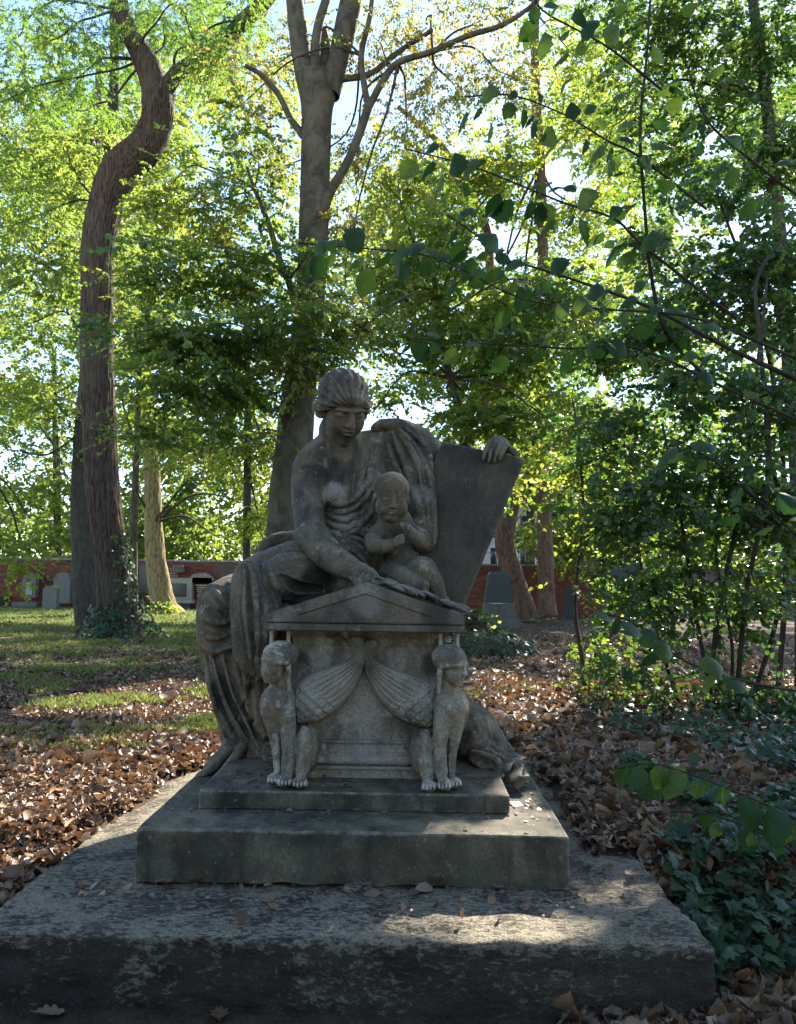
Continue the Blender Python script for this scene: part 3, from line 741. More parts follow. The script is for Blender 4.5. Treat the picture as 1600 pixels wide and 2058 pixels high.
for (a, b, c) in (((729, 1143), (747, 1149), (759, 1162)), ((730, 1149), (748, 1157), (757, 1170)), ((729, 1155), (745, 1164), (752, 1175)), ((725, 1161), (739, 1170), (745, 1178))):
    Vb.chain([(*a, 3.92, 7.2), (*b, 3.885, 6.4), (*c, 3.88, 5.0)], 3, 4)
Vb.chain([(712, 1156, 3.93, 8), (717, 1170, 3.89, 7), (729, 1178, 3.87, 5.5)], 4)
# head, bowed and turned to the child
HR = face_frame(R_(24), R_(31), R_(-3)); HC = at(690, 818, 4.30); HS = 142*px(HC)
head_field(Vb, HC, HR, HS, .05, 0.0, 1.0, False)
# collar bones
Vb.chain([(700, 925, 4.37, 7), (665, 920, 4.36, 6), (640, 922, 4.37, 6)], 10)
Vb.rough(.0025, 26, 3)
V_, Q_ = Vb.mesh()
woman = mobj('woman_figure', V_, Q_, M['statue'], stat)
# --- hair
Vh = vol_for(615, 715, 765, 880, 4.05, 4.62, .005)
L = lambda a, b, c: HC+HR @ (np.array([a, b, c])*HS)
Vh.ell(L(0, -.09, .18), (.348*HS, .425*HS, .338*HS), .01, HR)
Vh.ell(L(0, -.42, -.06), (.2*HS, .17*HS, .17*HS), .05, HR)          # knot at the nape
# cut the face free
Vh.ell(L(0, .44, -.15), (.25*HS, .26*HS, .335*HS), .015, HR, True)
Vh.ell(L(0, .31, .20), (.20*HS, .07*HS, .06*HS), .05, HR)
for a in np.concatenate([np.linspace(-1.6, -.85, 9), np.linspace(.85, 1.6, 9)]):   # rolled wave along the hairline, over the ears
    q = abs(a)/1.55
    Vh.ell(L(.325*math.sin(a), .355*math.cos(a)-.06*(1-math.cos(a)), .205-.22*q**1.6-.01), ((.022+.05*q)*HS, (.024+.035*q)*HS, (.024+.06*q)*HS), .02)
for sg in (-1, 1):
    Vh.ell(L(sg*.30, -.06, -.06), (.09*HS, .17*HS, .14*HS), .02, HR)
sl_, X_, Y_, Z_ = Vh.region(Vh.lo, Vh.lo+Vh.h*Vh.n)
idx = np.argwhere(np.abs(Vh.D) < .02); Pw = Vh.lo+idx*Vh.h
ql = ((Pw-HC) @ HR)/HS
th = np.arctan2(ql[:, 0], ql[:, 2]-.1)
Vh.D[tuple(idx.T)] += (.0015*np.sin(ql[:, 1]*30+th*5+7*perlin(ql[:, 0]*3, ql[:, 1]*3, ql[:, 2]*3))+.0042*np.sin(th*20+5*perlin(ql[:, 0]*2, ql[:, 1]*2, 3.3))+.003*perlin(Pw[:, 0]*30, Pw[:, 1]*30, Pw[:, 2]*30)).astype(np.float32)
V_, Q_ = Vh.mesh(); mobj('hair', V_, Q_, M['statue'], woman)
# --- robe
Vr = vol_for(385, 838, 900, 1575, 3.86, 4.85, .0079); Vr.lo[2] = min(Vr.lo[2], P2Z-.02)
ch, bl = Vr.chain, Vr.blob
bl(700, 1115, 4.50, 78, 55, .22, 20)
ch([(715, 995, 4.52, 66), (702, 1065, 4.53, 58), (698, 1110, 4.52, 70)], 20)
bl(762, 985, 4.50, 58, 85, .15, 20)
bl(806, 915, 4.57, 58, 62, .15, 20)
bl(815, 1015, 4.52, 44, 70, .12, 16)
ch([(825, 900, 4.6, 46), (866, 945, 4.68, 38), (885, 1000, 4.66, 34)], 16)
ch([(768, 858, 4.56, 12), (800, 860, 4.56, 12), (828, 868, 4.57, 12)], 12)
ch([(838, 920, 4.46, 20), (850, 985, 4.40, 20), (852, 1045, 4.36, 20), (850, 1090, 4.34, 20)], 16)
# legs under the cloth
ch([(700, 1150, 4.45, 62), (600, 1147, 4.22, 54), (510, 1163, 4.04, 36)], 18)
ch([(508, 1165, 4.04, 37), (516, 1225, 4.02, 42), (520, 1285, 4.02, 40), (517, 1325, 4.03, 30)], 14)
ch([(660, 1180, 4.6, 50), (545, 1186, 4.42, 46), (441, 1213, 4.24, 40)], 18)
ch([(440, 1213, 4.22, 39), (439, 1255, 4.21, 38), (441, 1288, 4.22, 39)], 10)
ch([(402, 1304, 4.22, 4), (440, 1308, 4.13, 5), (478, 1296, 4.12, 5)], 12)
ch([(474, 1292, 4.28, 56), (482, 1360, 4.28, 57), (496, 1430, 4.28, 50), (508, 1490, 4.28, 50), (515, 1540, 4.28, 58)], 16)
ch([(530, 1330, 4.10, 26), (530, 1410, 4.10, 30), (543, 1480, 4.13, 30), (556, 1535, 4.13, 34)], 12)
bl(560, 1440, 4.3, 60, 120, .2, 20)
ch([(600, 1205, 4.25, 32), (680, 1205, 4.25, 34)], 16)
ch([(566, 1240, 4.10, 28), (585, 1330, 4.12, 26), (590, 1400, 4.14, 24)], 14)
# folds: each follows the cloth under it
fo = Vr.fold
def drape(pts, r, side=1, depth=.8):
    fo(pts, r)
    P = np.array(pts, float); T = np.gradient(P, axis=0); Nn = np.stack([-T[:, 1], T[:, 0]], 1); Nn /= np.linalg.norm(Nn, axis=1, keepdims=True)
    fo(P+Nn*side*r*1.9, r*depth, 4, cut=True)
# overfold hanging from the near knee
fo([(497, 1140), (500, 1190), (504, 1250), (510, 1300), (512, 1338)], 8, 4, cut=True)
ch([(484, 1150, 4.0, 9), (474, 1205, 3.98, 11), (478, 1250, 3.96, 13), (484, 1290, 3.95, 14), (487, 1322, 3.95, 14), (507, 1350, 3.95, 9)], 4)
fo([(488, 1170), (484, 1220), (492, 1280), (497, 1325)], 4, 3, cut=True)
drape([(510, 1146), (514, 1190), (519, 1240), (522, 1300)], 6)
drape([(547, 1158), (553, 1205), (549, 1270), (535, 1325), (518, 1352)], 8, -1)
drape([(532, 1200), (536, 1260), (530, 1320)], 5)
ch([(514, 1352, 3.97, 6), (530, 1357, 3.96, 7), (548, 1342, 3.98, 7), (566, 1305, 3.99, 7)], 4)
drape([(540, 1138), (556, 1180), (590, 1204), (650, 1206)], 8, 1, 1.1)
fo([(565, 1160), (600, 1180), (645, 1182)], 12, 5, cut=True)
fo([(580, 1215), (576, 1260), (584, 1320)], 6)
# lap
for pts in ([(650, 1086), (700, 1078), (742, 1098), (762, 1140)], [(655, 1096), (700, 1091), (735, 1111), (752, 1145)], [(664, 1107), (700, 1104), (726, 1122), (742, 1148)], [(648, 1076), (705, 1066), (750, 1086), (774, 1128)]):
    drape(pts, 4.5)
ch([(520, 1112, 4.5, 10), (556, 1088, 4.5, 13), (596, 1084, 4.5, 13), (630, 1092, 4.45, 13)], 8)
drape([(528, 1116), (572, 1099), (622, 1102)], 5); fo([(560, 1130), (610, 1121), (665, 1140)], 4)
# outer knee and the hem of the overskirt
drape([(414, 1243), (445, 1252), (478, 1238)], 6); drape([(432, 1186), (454, 1212), (474, 1226)], 5); drape([(404, 1268), (432, 1282), (472, 1270)], 5)
fo([(440, 1228), (462, 1242), (480, 1257)], 6, 4, cut=True)
drape([(410, 1300), (440, 1308), (480, 1294)], 6, 1, 1.2)
# falling skirt
for pts, r in (([(415, 1316), (428, 1390), (449, 1460), (462, 1503)], 7), ([(430, 1316), (450, 1390), (480, 1460), (515, 1520)], 8), ([(448, 1316), (470, 1385), (505, 1455), (545, 1522)], 8),
               ([(468, 1312), (488, 1385), (514, 1440), (545, 1490)], 7), ([(488, 1330), (500, 1400), (514, 1450), (530, 1486)], 6), ([(519, 1362), (517, 1405), (522, 1450), (540, 1500)], 8),
               ([(548, 1358), (555, 1400), (566, 1440), (576, 1480)], 6), ([(440, 1430), (470, 1480), (500, 1515), (520, 1540)], 6), ([(534, 1362), (540, 1400), (548, 1440), (560, 1480)], 5)):
    drape(pts, r, 1, 1.0)
# hem spreading over the plinth
for pts in ([(478, 1505), (490, 1530), (488, 1550)], [(520, 1512), (545, 1530), (572, 1542)], [(500, 1518), (515, 1538), (542, 1548)]):
    drape(pts, 6)
ch([(476, 1500, 4.2, 22), (446, 1528, 4.14, 14), (420, 1542, 4.10, 9)], 10)
ch([(478, 1495, 4.14, 8), (448, 1522, 4.09, 7), (425, 1545, 4.06, 6), (398, 1562, 4.02, 5)], 5)
ch([(488, 1500, 4.10, 8), (466, 1530, 4.05, 7), (446, 1552, 4.02, 5), (425, 1572, 3.98, 4)], 5)
# chest: cloth gathered on the shoulder and drawn under the breast
for pts, r, sd in (([(770, 856), (757, 905), (744, 955), (738, 1000)], 5.5, 1), ([(768, 858), (742, 908), (727, 960), (722, 1008)], 5, 1), ([(777, 856), (800, 900), (822, 950), (838, 1010), (846, 1055)], 6.5, -1), ([(787, 854), (820, 895), (846, 950), (853, 1020)], 6.5, -1),
                   ([(774, 870), (786, 920), (806, 965), (815, 1000)], 5.5, -1), ([(648, 1005), (680, 1014), (712, 1004), (738, 968)], 5, 1), ([(648, 1016), (688, 1029), (722, 1015), (746, 985)], 4.5, 1), ([(652, 1030), (692, 1045), (725, 1031), (752, 998)], 4.5, 1),
                   ([(758, 995), (744, 1030), (722, 1056), (690, 1082)], 6, 1), ([(655, 1048), (690, 1062), (718, 1052)], 4, 1), ([(740, 1005), (722, 1040), (698, 1066)], 4, 1), ([(845, 880), (862, 915), (868, 960)], 6, 1), ([(858, 930), (864, 975), (858, 1015)], 6, 1), ([(752, 870), (748, 915), (740, 950)], 4, 1), ([(800, 862), (835, 900), (858, 945)], 5, -1)):
    drape(pts, r, sd, .8)
ch([(752, 862, 4.48, 5), (770, 853, 4.47, 6), (800, 853, 4.50, 6), (824, 864, 4.52, 5)], 10)
idx = np.argwhere(np.abs(Vr.D) < .03); Pw = Vr.lo+idx*Vr.h
f1 = perlin(Pw[:, 0]*9+Pw[:, 2]*2.5, Pw[:, 1]*9, Pw[:, 2]*2.2)
f2 = 1-np.abs(perlin(Pw[:, 0]*16+Pw[:, 2]*4, Pw[:, 1]*16, Pw[:, 2]*3.5))*2
Vr.D[tuple(idx.T)] += (-.007*f1-.004*f2+.0025*fbm(Pw[:, 0]*24, Pw[:, 1]*24, Pw[:, 2]*24, 2)).astype(np.float32)
V_, Q_ = Vr.mesh(); V_[:, 2] = np.maximum(V_[:, 2], P2Z+.001)
mobj('robe', V_, Q_, M['statue'], woman)
# --- hand laid over the tablet's top edge
Vt = vol_for(955, 870, 1040, 945, 4.28, 4.62, .0045)
Vt.chain([(1010, 900, 4.52, 15), (998, 892, 4.47, 15)], 8)
for (a, b, c, d) in (((994, 886), (984, 892), (976, 905), (972, 921)), ((1002, 886), (994, 893), (987, 908), (983, 926)), ((1010, 888), (1005, 896), (998, 910), (994, 926)), ((1018, 892), (1015, 899), (1009, 910), (1005, 921))):
    Vt.chain([(*a, 4.46, 5.6), (*b, 4.405, 5.2), (*c, 4.385, 4.6), (*d, 4.385, 3.6)], 1.2, 4)
Vt.chain([(1016, 900, 4.5, 7), (1030, 906, 4.46, 6.5), (1036, 912, 4.44, 5)], 4, 4)
V_, Q_ = Vt.mesh(); mobj('hand', V_, Q_, M['statue'], woman)['label'] = 'left hand laid over the top edge of the tablet'
# forearm behind the tablet
V_, F_ = tube(catmull([at(885, 1000, 4.66), at(940, 960, 4.66), at(1005, 905, 4.55)], 6), np.linspace(.1, .05, 13), 14); mobj('forearm', V_, F_, M['statue'], woman)
# --- child
Vc = vol_for(725, 935, 915, 1235, 3.84, 4.42, .0045)
ch, bl = Vc.chain, Vc.blob
bl(800, 1078, 4.19, 37, 32, .085, 12)
bl(806, 1120, 4.16, 36, 38, .10, 14)
ch([(790, 1040, 4.17, 26), (797, 1062, 4.19, 32)], 12)
ch([(766, 1066, 4.17, 17), (751, 1084, 4.12, 16), (753, 1098, 4.07, 15)], 6)
ch([(753, 1098, 4.07, 15), (775, 1098, 4.02, 12.5), (797, 1090, 4.01, 8.5)], 4)
for dv in (-5, 0, 5): ch([(797, 1089+dv, 3.98, 5), (808, 1083+dv, 3.98, 4.5)], 2.5)
ch([(832, 1068, 4.19, 16), (848, 1082, 4.13, 15), (849, 1094, 4.09, 14)], 6)
ch([(849, 1093, 4.09, 14), (834, 1080, 4.04, 12), (820, 1064, 4.01, 8.5)], 4)
for i in range(4): ch([(813+i*4, 1060+i*1.2, 4.0, 4.6), (808+i*4, 1052+i*1.4, 4.005, 4)], 2)
ch([(824, 1150, 4.13, 24), (845, 1142, 4.03, 22), (856, 1143, 3.985, 20)], 5)
ch([(856, 1143, 3.985, 20), (874, 1176, 3.97, 17), (886, 1207, 3.955, 11)], 5)
ch([(886, 1207, 3.955, 12), (896, 1214, 3.92, 9)], 6)
ch([(786, 1150, 4.12, 24), (812, 1160, 4.0, 20), (834, 1174, 3.945, 15), (848, 1183, 3.92, 11)], 5)
ch([(848, 1180, 3.92, 11), (853, 1175, 3.885, 8)], 5); ch([(850, 1190, 3.92, 10), (854, 1192, 3.885, 7)], 5)
for i in range(4): bl(853, 1172+i*5.2, 3.872, 3.6, 3.2, .014, 1.5)
ch([(822, 1150, 4.02, 7), (827, 1158, 4.0, 6)], 3)
CR = face_frame(R_(10), R_(13), R_(3)); CC = at(787, 1000, 4.12); CS = 98*px(CC)
head_field(Vc, CC, CR, CS, .04, .75, .45, True)
bl(808, 1128, 4.03, 4, 3, .02, 4, cut=True)
Vc.rough(.0022, 30, 3)
V_, Q_ = Vc.mesh(); mobj('child_figure', V_, Q_, M['statue'], stat)
# --- tablet
TL, TR, BR = at(889, 886, 4.46), at(1055, 920, 4.40), at(914, 1262, 4.26)
ex, ey = nrm(TR-TL), nrm(BR-TR); nn = nrm(np.cross(ex, ey)); nn = nn if nn[1] < 0 else -nn
w_, h_ = np.linalg.norm(TR-TL), np.linalg.norm(BR-TR)
def slab_local(T_):
    V, Q = rough_box((0, 0, 0), (1, T_, 1), lines(0, 1, .03), lines(0, T_, .03), lines(0, 1, .02), .012, lambda P, n: n*0)
    return V, Q
V_, F_ = rough_box((0, 0, 0), (w_, h_, .075), edge_lines(0, w_, .03, .016), edge_lines(0, h_, .03, .016), edge_lines(0, .075, .03, .016), .016,
                   lambda P, n: n*(.0025*fbm(P[:, 0]*7, P[:, 1]*7, P[:, 2]*7, 3)-.008*np.maximum(perlin(P[:, 0]*15, P[:, 1]*15, P[:, 2]*15)-.28, 0))[:, None])
# top edge and side keep the lean seen in the photograph (not quite a right angle)
Vw = TL+V_[:, :1]*ex+V_[:, 1:2]*ey-(V_[:, 2:3])*nn
mobj('tablet', Vw, F_ if np.dot(np.cross(ex, ey), -nn) > 0 else F_[:, ::-1], M['tablet'], stat)
# --- garland of long leaves from the hand down the slope of the lid
def blade(L_, W_, H_, n=7):
    t = np.linspace(0, 1, n); w = W_*np.sin(np.pi*np.clip(t*.93+.05, 0, 1))**.8
    V = []
    for i in range(n):
        z = H_*math.sin(t[i]*math.pi)
        V += [(-w[i], t[i]*L_, z-W_*.45), (0, t[i]*L_, z+.004), (w[i], t[i]*L_, z-W_*.45)]
    Fq = []
    for i in range(n-1):
        a = i*3; Fq += [(a, a+1, a+4, a+3), (a+1, a+2, a+5, a+4)]
    V = np.array(V); nb = len(V); V = np.vstack([V, V-np.array([0, 0, .006])])
    Fq = np.array(Fq); return V, np.vstack([Fq, Fq[:, ::-1]+nb])
GP = catmull([at(752, 1166, 3.87), at(790, 1176, 3.82), at(830, 1200, 3.79), at(875, 1222, 3.77), at(905, 1238, 3.76)], 6)
def lid_z(x): return EVZ+(APZ-EVZ)*(1-abs(x-LXC)/((LX1-LX0)/2))
GP[:, 2] = np.array([lid_z(x) for x in GP[:, 0]])+.012
V_, F_ = tube(GP, np.linspace(.03, .016, len(GP)), 10); gar = mobj('garland', V_, F_, M['statue'], stat)
bme = mesh_data('leaf', *blade(.125, .017, .014), M['statue'])
rg = random.Random(5)
for i in range(46):
    f = i/45*(len(GP)-2); k = int(f); P = GP[k]+(GP[k+1]-GP[k])*(f-k); T = nrm(GP[k+1]-GP[k])
    side = (-1, 1, 0)[i % 3]
    o = bpy.data.objects.new('leaf', bme); COL.objects.link(o); set_parent(o, gar)
    d_ = nrm(T+side*np.array([0, .75, 0])*rg.uniform(.5, 1.1)+np.array([0, 0, rg.uniform(.02, .25)]))
    up = nrm(np.array([rg.uniform(-.2, .5), rg.uniform(-.5, .2), 1.0])); xx = nrm(np.cross(d_, up)); up = np.cross(xx, d_)
    P = P+np.array([0, side*.02+rg.uniform(-.012, .012), rg.uniform(.004, .018)])
    mm = Matrix(((xx[0], d_[0], up[0], P[0]), (xx[1], d_[1], up[1], P[1]), (xx[2], d_[2], up[2], P[2]), (0, 0, 0, 1)))
    o.matrix_basis = mm @ Matrix.Scale(rg.uniform(.75, 1.15), 4)
# --- rock seat behind and under the figure, and the rock with trailing cloth on the far side of the sarcophagus
Vs = vol_for(520, 1180, 960, 1570, 4.2, 5.15, .016); Vs.lo[2] = P2Z-.03
a, b = at(560, 1500, 4.7), at(860, 1500, 4.7)
Vs.put(lambda X, Y, Z: np.sqrt(np.maximum(np.abs(X-(a[0]+b[0])/2)-.33, 0)**2+np.maximum(np.abs(Y-4.72)-.2, 0)**2+np.maximum(np.abs(Z-.9)-.42, 0)**2)-.1, (a[0]-.2, 4.3, .3), (b[0]+.2, 5.1, 1.5), .02)
Vs.rough(.03, 5, 4); V_, Q_ = Vs.mesh(); V_[:, 2] = np.maximum(V_[:, 2], P2Z+.001); mobj('rock_seat', V_, Q_, M['statue'], stat)
Vk = vol_for(900, 1395, 1075, 1585, 3.8, 4.75, .0075); Vk.lo[2] = P2Z-.03
Vk.blob(950, 1480, 4.35, 52, 62, .3, 12); Vk.blob(985, 1500, 4.3, 30, 36, .2, 12); Vk.blob(925, 1450, 4.4, 36, 56, .2, 12)
for u, v, d, ru, rv, ag in ((985, 1532, 4.02, 30, 9, .3), (1010, 1540, 3.95, 28, 8, .5), (1030, 1556, 3.9, 26, 7, .55), (1046, 1566, 3.86, 18, 5, .6), (965, 1524, 4.05, 24, 8, .1), (1000, 1560, 3.86, 16, 6, .5)):
    Vk.blob(u, v, d, ru, rv, .10, 4, ag)
for pts in ([(950, 1510), (975, 1515), (1000, 1530), (1022, 1560)], [(960, 1520), (985, 1532), (1005, 1555)], [(975, 1508), (1010, 1522), (1040, 1548), (1056, 1572)]):
    Vk.chain([(u, v, 3.99-.035*i, 5) for i, (u, v) in enumerate(pts)], 4)
Vk.rough(.022, 12, 4); V_, Q_ = Vk.mesh(); V_[:, 2] = np.maximum(V_[:, 2], P2Z+.001); mobj('rock', V_, Q_, M['statue'], stat)
# ------------------------------------------------------------------ brick wall, gravestones, houses
WY = 32.0
WX0, WX1 = at(-300, 1200, WY)[0], at(1900, 1200, WY)[0]
WZ0, WZ1 = .05, at(800, 1131, WY)[2]
def brick_mat():
    mt, t, n, l = mat_new('brick_clay')
    oi = N(t, 'ShaderNodeObjectInfo'); a = N(t, 'ShaderNodeAttribute'); a.attribute_name = 'rnd'
    s_ = N(t, 'ShaderNodeMath', operation='ADD'); l.new(oi.outputs['Random'], s_.inputs[0]); l.new(a.outputs['Fac'], s_.inputs[1])
    fr = N(t, 'ShaderNodeMath', operation='FRACT'); l.new(s_.outputs[0], fr.inputs[0])
    c = ramp(t, fr.outputs[0], [(0, (.12,.034,.024)), (.5, (.165,.05,.033)), (.85, (.21,.07,.043)), (1, (.085,.034,.028))])
    st = noise(t, pos(t), .7, 5, .6); c = mixc(t, ramp(t, st, [(.5, 0.0), (.75, .7)]), c, (.07,.04,.033))
    principled(t, c, .92, None, .2); return mt
M['brick'] = brick_mat()
mt, t, n, l = mat_new('mortar'); principled(t, ramp(t, noise(t, pos(t), 6, 4), [(.3, (.08,.052,.043)), (.7, (.13,.10,.085))]), .95); M['mortar'] = mt
mt, t, n, l = mat_new('coping_stone'); principled(t, ramp(t, noise(t, pos(t), 3, 5), [(.3, (.16,.14,.12)), (.7, (.30,.28,.25))]), .9); M['coping'] = mt
wall = empty('brick_wall', (0, WY+.2, 0)); tag(wall, 'long weathered red brick cemetery wall with stone coping behind the graves', 'wall')
profile_box('wall_core', WX0, WX1, WY, WY+.4, [(WZ0, 0), (WZ1-.08, 0)], M['mortar'], wall)
bl_, bh_, bd_ = .25, .071, .02
def brick_v(): return np.array([(x, y, z) for x in (.006, bl_-.006) for y in (-bd_, .01) for z in (.005, bh_-.005)], float)
BF = np.array([(0, 4, 5, 1), (0, 1, 3, 2), (4, 6, 7, 5), (1, 5, 7, 3), (0, 2, 6, 4)])
bme = mesh_data('brick', brick_v(), BF, M['brick'], False)
VV, FF, RR = [], [], []; nb = 0; single = 0
spans = [(-30, 190), (265, 420), (935, 1330)]
near = []
for r_ in range(int((WZ1-.1-WZ0-.15)/bh_)):
    z = WZ0+.15+r_*bh_; sh = (r_ % 2)*bl_/2
    for a, b in spans:
        x = math.floor(at(a, 1180, WY)[0]/bl_)*bl_+sh; xe = at(b, 1180, WY)[0]
        while x < xe:
            near.append((x, z)); x += bl_
rg = random.Random(2)
c0 = at(1010, 1170, WY)
near.sort(key=lambda q: min(abs(q[0]-at(u, 1170, WY)[0]) for u in (60, 1010, 1180)))
for i, (x, z) in enumerate(near):
    j = rg.uniform(-.004, .004)
    if i < 290:
        o = bpy.data.objects.new('brick', bme); COL.objects.link(o); set_parent(o, wall); o.matrix_basis = Matrix.Translation((x, WY+j, z))
    else:
        VV.append(brick_v()+np.array([x, WY+j, z])); FF.append(BF+nb*8); RR += [rg.random()]*5; nb += 1
mobj('brickwork', np.vstack(VV), np.vstack(FF), M['brick'], wall, False, RR, 'stuff')
x = WX0
while x < WX1:
    V_, F_ = rough_box((0, 0, 0), (.98, .52, .09), lines(0, .98, .5), lines(0, .52, .26), lines(0, .09, .045), .02, lambda P, n: n*0)
    if at(-60, 1, WY)[0] < x < at(1400, 1, WY)[0]:
        mobj('coping_stone', V_+np.array([x, WY-.06, WZ1-.079+rg.uniform(-.006, .006)]), F_, M['coping'], wall, False)
    x += 1.0

def arch_slab(name, u0, u1, vt, vb, d, th, mat, parent=None, arch=.35, shoulders=False, z0=None):
    """upright slab with a rounded or stepped head between photo columns u0..u1"""
    A, B = at(u0, vb, d), at(u1, vb, d); T = at((u0+u1)/2, vt, d)[2]; zb = GZ-.1 if z0 is None else z0
    w = B[0]-A[0]; pts = [(0, zb), (w, zb)]
    zs = T-arch*w*.5
    if shoulders:
        pts += [(w, zs-.1*w), (w*.88, zs-.02*w)]; pts += [(w*.5+w*.38*math.cos(a), zs+arch*w*.5*math.sin(a)) for a in np.linspace(.1, math.pi-.1, 11)]; pts += [(w*.12, zs-.02*w), (0, zs-.1*w)]
    elif arch > 0: pts += [(w*.5+w*.5*math.cos(a), zs+arch*w*.5*math.sin(a)) for a in np.linspace(0, math.pi, 13)]
    else: pts += [(w, T), (0, T)]
    bm = bmesh.new(); f = [bm.verts.new((A[0]+x, d, z)) for x, z in pts]; b = [bm.verts.new((A[0]+x, d+th, z)) for x, z in pts]
    k = len(pts); bm.faces.new(f); bm.faces.new(b[::-1])
    for i in range(k): j = (i+1) % k; bm.faces.new((f[j], f[i], b[i], b[j]))
    bmesh.ops.recalc_face_normals(bm, faces=bm.faces)
    ed = [e for e in bm.edges if (e.verts[0] in f) == (e.verts[1] in f)]
    bmesh.ops.bevel(bm, geom=ed, offset=.02, segments=2, affect='EDGES')
    me = bpy.data.meshes.new(name); bm.to_mesh(me); bm.free(); me.materials.append(mat)
    o = bpy.data.objects.new(name, me); COL.objects.link(o); set_parent(o, parent); return o
def box(name, x0, x1, y0, y1, z0, z1, mat, parent=None, r=.015):
    V, Fq = rough_box((x0, y0, z0), (x1, y1, z1), edge_lines(x0, x1, (x1-x0), r), edge_lines(y0, y1, (y1-y0), r), edge_lines(z0, z1, (z1-z0), r), r, lambda P, n: n*0)
    return mobj(name, V, Fq, mat, parent)
mt, t, n, l = mat_new('plaque_lettering'); principled(t, (.42,.40,.33), .7); M['letters'] = mt
mt, t, n, l = mat_new('plaque_black'); principled(t, (.012,.013,.015), .35, None, .5); M['black'] = mt
def worn_lines(parent, u0, u1, v0, v1, d, rows, seed):
    """engraved lines too small to read: short strokes"""
    rr = random.Random(seed); V, Fq = [], []
    for r in range(rows):
        v = v0+(v1-v0)*(r+.5)/rows; ln = rr.uniform(.45, .9)*(u1-u0); u = (u0+u1-ln)/2; e = u+ln
        while u < e:
            wd = rr.uniform(.5, 1.6); a, b = at(u, v, d), at(min(u+wd, e), v, d); h = .022*rr.uniform(.7, 1.2)
            k = len(V); V += [(a[0], d, a[2]-h), (b[0], d, b[2]-h), (b[0], d, b[2]+h), (a[0], d, a[2]+h)]; Fq.append((k, k+1, k+2, k+3)); u += wd+rr.choice((.4, .5, 1.1))
    mobj('lettering', V, np.array(Fq), M['letters'], parent, False)
def grave(name, label, d, u):
    e = empty(name, (at(u, 1228, d)[0], d, GZ)); tag(e, label, 'gravestone', 'graves along the wall'); return e
g = grave('wall_tomb', 'tall pointed pale gravestone leaning on the brick wall above a low mound', 31.4, 56)
box('pedestal', at(38, 1, 31.2)[0], at(74, 1, 31.2)[0], 31.0, 31.7, GZ-.1, at(56, 1200, 31.2)[2], M['grave'], g)
arch_slab('stele', 42, 71, 1150, 1200, 31.25, .25, M['grave'], g, 1.3, z0=at(56, 1200, 31.2)[2]-.02); arch_slab('inset', 50, 65, 1166, 1197, 31.23, .05, M['palestone'], g, 1.0, z0=at(56, 1196, 31.2)[2])
tag(arch_slab('gravestone', 83, 113, 1177, 1230, 29.5, .22, M['grave'], None, .5), 'short round-topped ribbed grey gravestone standing clear of the wall', 'gravestone', 'graves along the wall')
g = grave('wall_tomb', 'broad grey stele with shouldered top and plinth against the brick wall', 31.3, 122)
arch_slab('stele', 104, 140, 1150, 1212, 31.4, .3, M['grave'], g, .45, True, z0=at(122, 1212, 31.4)[2]-.02); box('pedestal', at(100, 1, 31.2)[0], at(146, 1, 31.2)[0], 31.1, 31.8, GZ-.1, at(122, 1211, 31.2)[2], M['grave'], g)
g = grave('wall_tomb', 'plain upright grey slab between the ivy trunk and the ochre trunk', 31.3, 290)
box('stele', at(276, 1, 31.5)[0], at(303, 1, 31.5)[0], 31.4, 31.7, GZ+.3, at(290, 1142, 31.5)[2], M['grave'], g); box('pedestal', at(272, 1, 31.3)[0], at(308, 1, 31.3)[0], 31.2, 31.8, GZ-.1, GZ+.32, M['grave'], g)
g = grave('wall_plaque', 'large black inscribed plaque on the wall beside the framed memorial', 31.7, 348)
box('plate', at(333, 1, 31.8)[0], at(363, 1, 31.8)[0], 31.75, 31.9, at(348, 1194, 31.8)[2], at(348, 1136, 31.8)[2], M['black'], g, .008); worn_lines(g, 336, 360, 1140, 1185, 31.745, 9, 3)
g = grave('wall_memorial', 'pale framed memorial with black inscribed panel under a round arch', 31.4, 403)
box('backing', at(376, 1, 31.6)[0], at(432, 1, 31.6)[0], 31.6, 31.95, at(403, 1206, 31.6)[2], at(403, 1162, 31.6)[2], M['palestone'], g)
arch_slab('arched_head', 381, 427, 1151, 1162, 31.62, .3, M['palestone'], g, .55, z0=at(403, 1162, 31.6)[2]); box('sill', at(373, 1, 31.5)[0], at(435, 1, 31.5)[0], 31.45, 31.9, at(403, 1213, 31.5)[2], at(403, 1206, 31.5)[2]-.003, M['palestone'], g)
box('panel', at(388, 1, 31.55)[0], at(421, 1, 31.55)[0], 31.56, 31.7, at(403, 1200, 31.55)[2], at(403, 1173, 31.55)[2], M['black'], g, .006); worn_lines(g, 390, 419, 1174, 1199, 31.553, 6, 5)
box('cap_block', at(394, 1, 31.6)[0], at(414, 1, 31.6)[0], 31.6, 31.9, at(403, 1151, 31.6)[2], at(403, 1137, 31.6)[2], M['grave'], g)
box('pedestal', at(378, 1, 31.5)[0], at(430, 1, 31.5)[0], 31.5, 31.9, GZ-.1, at(403, 1213, 31.5)[2]-.004, M['gravedark'], g)
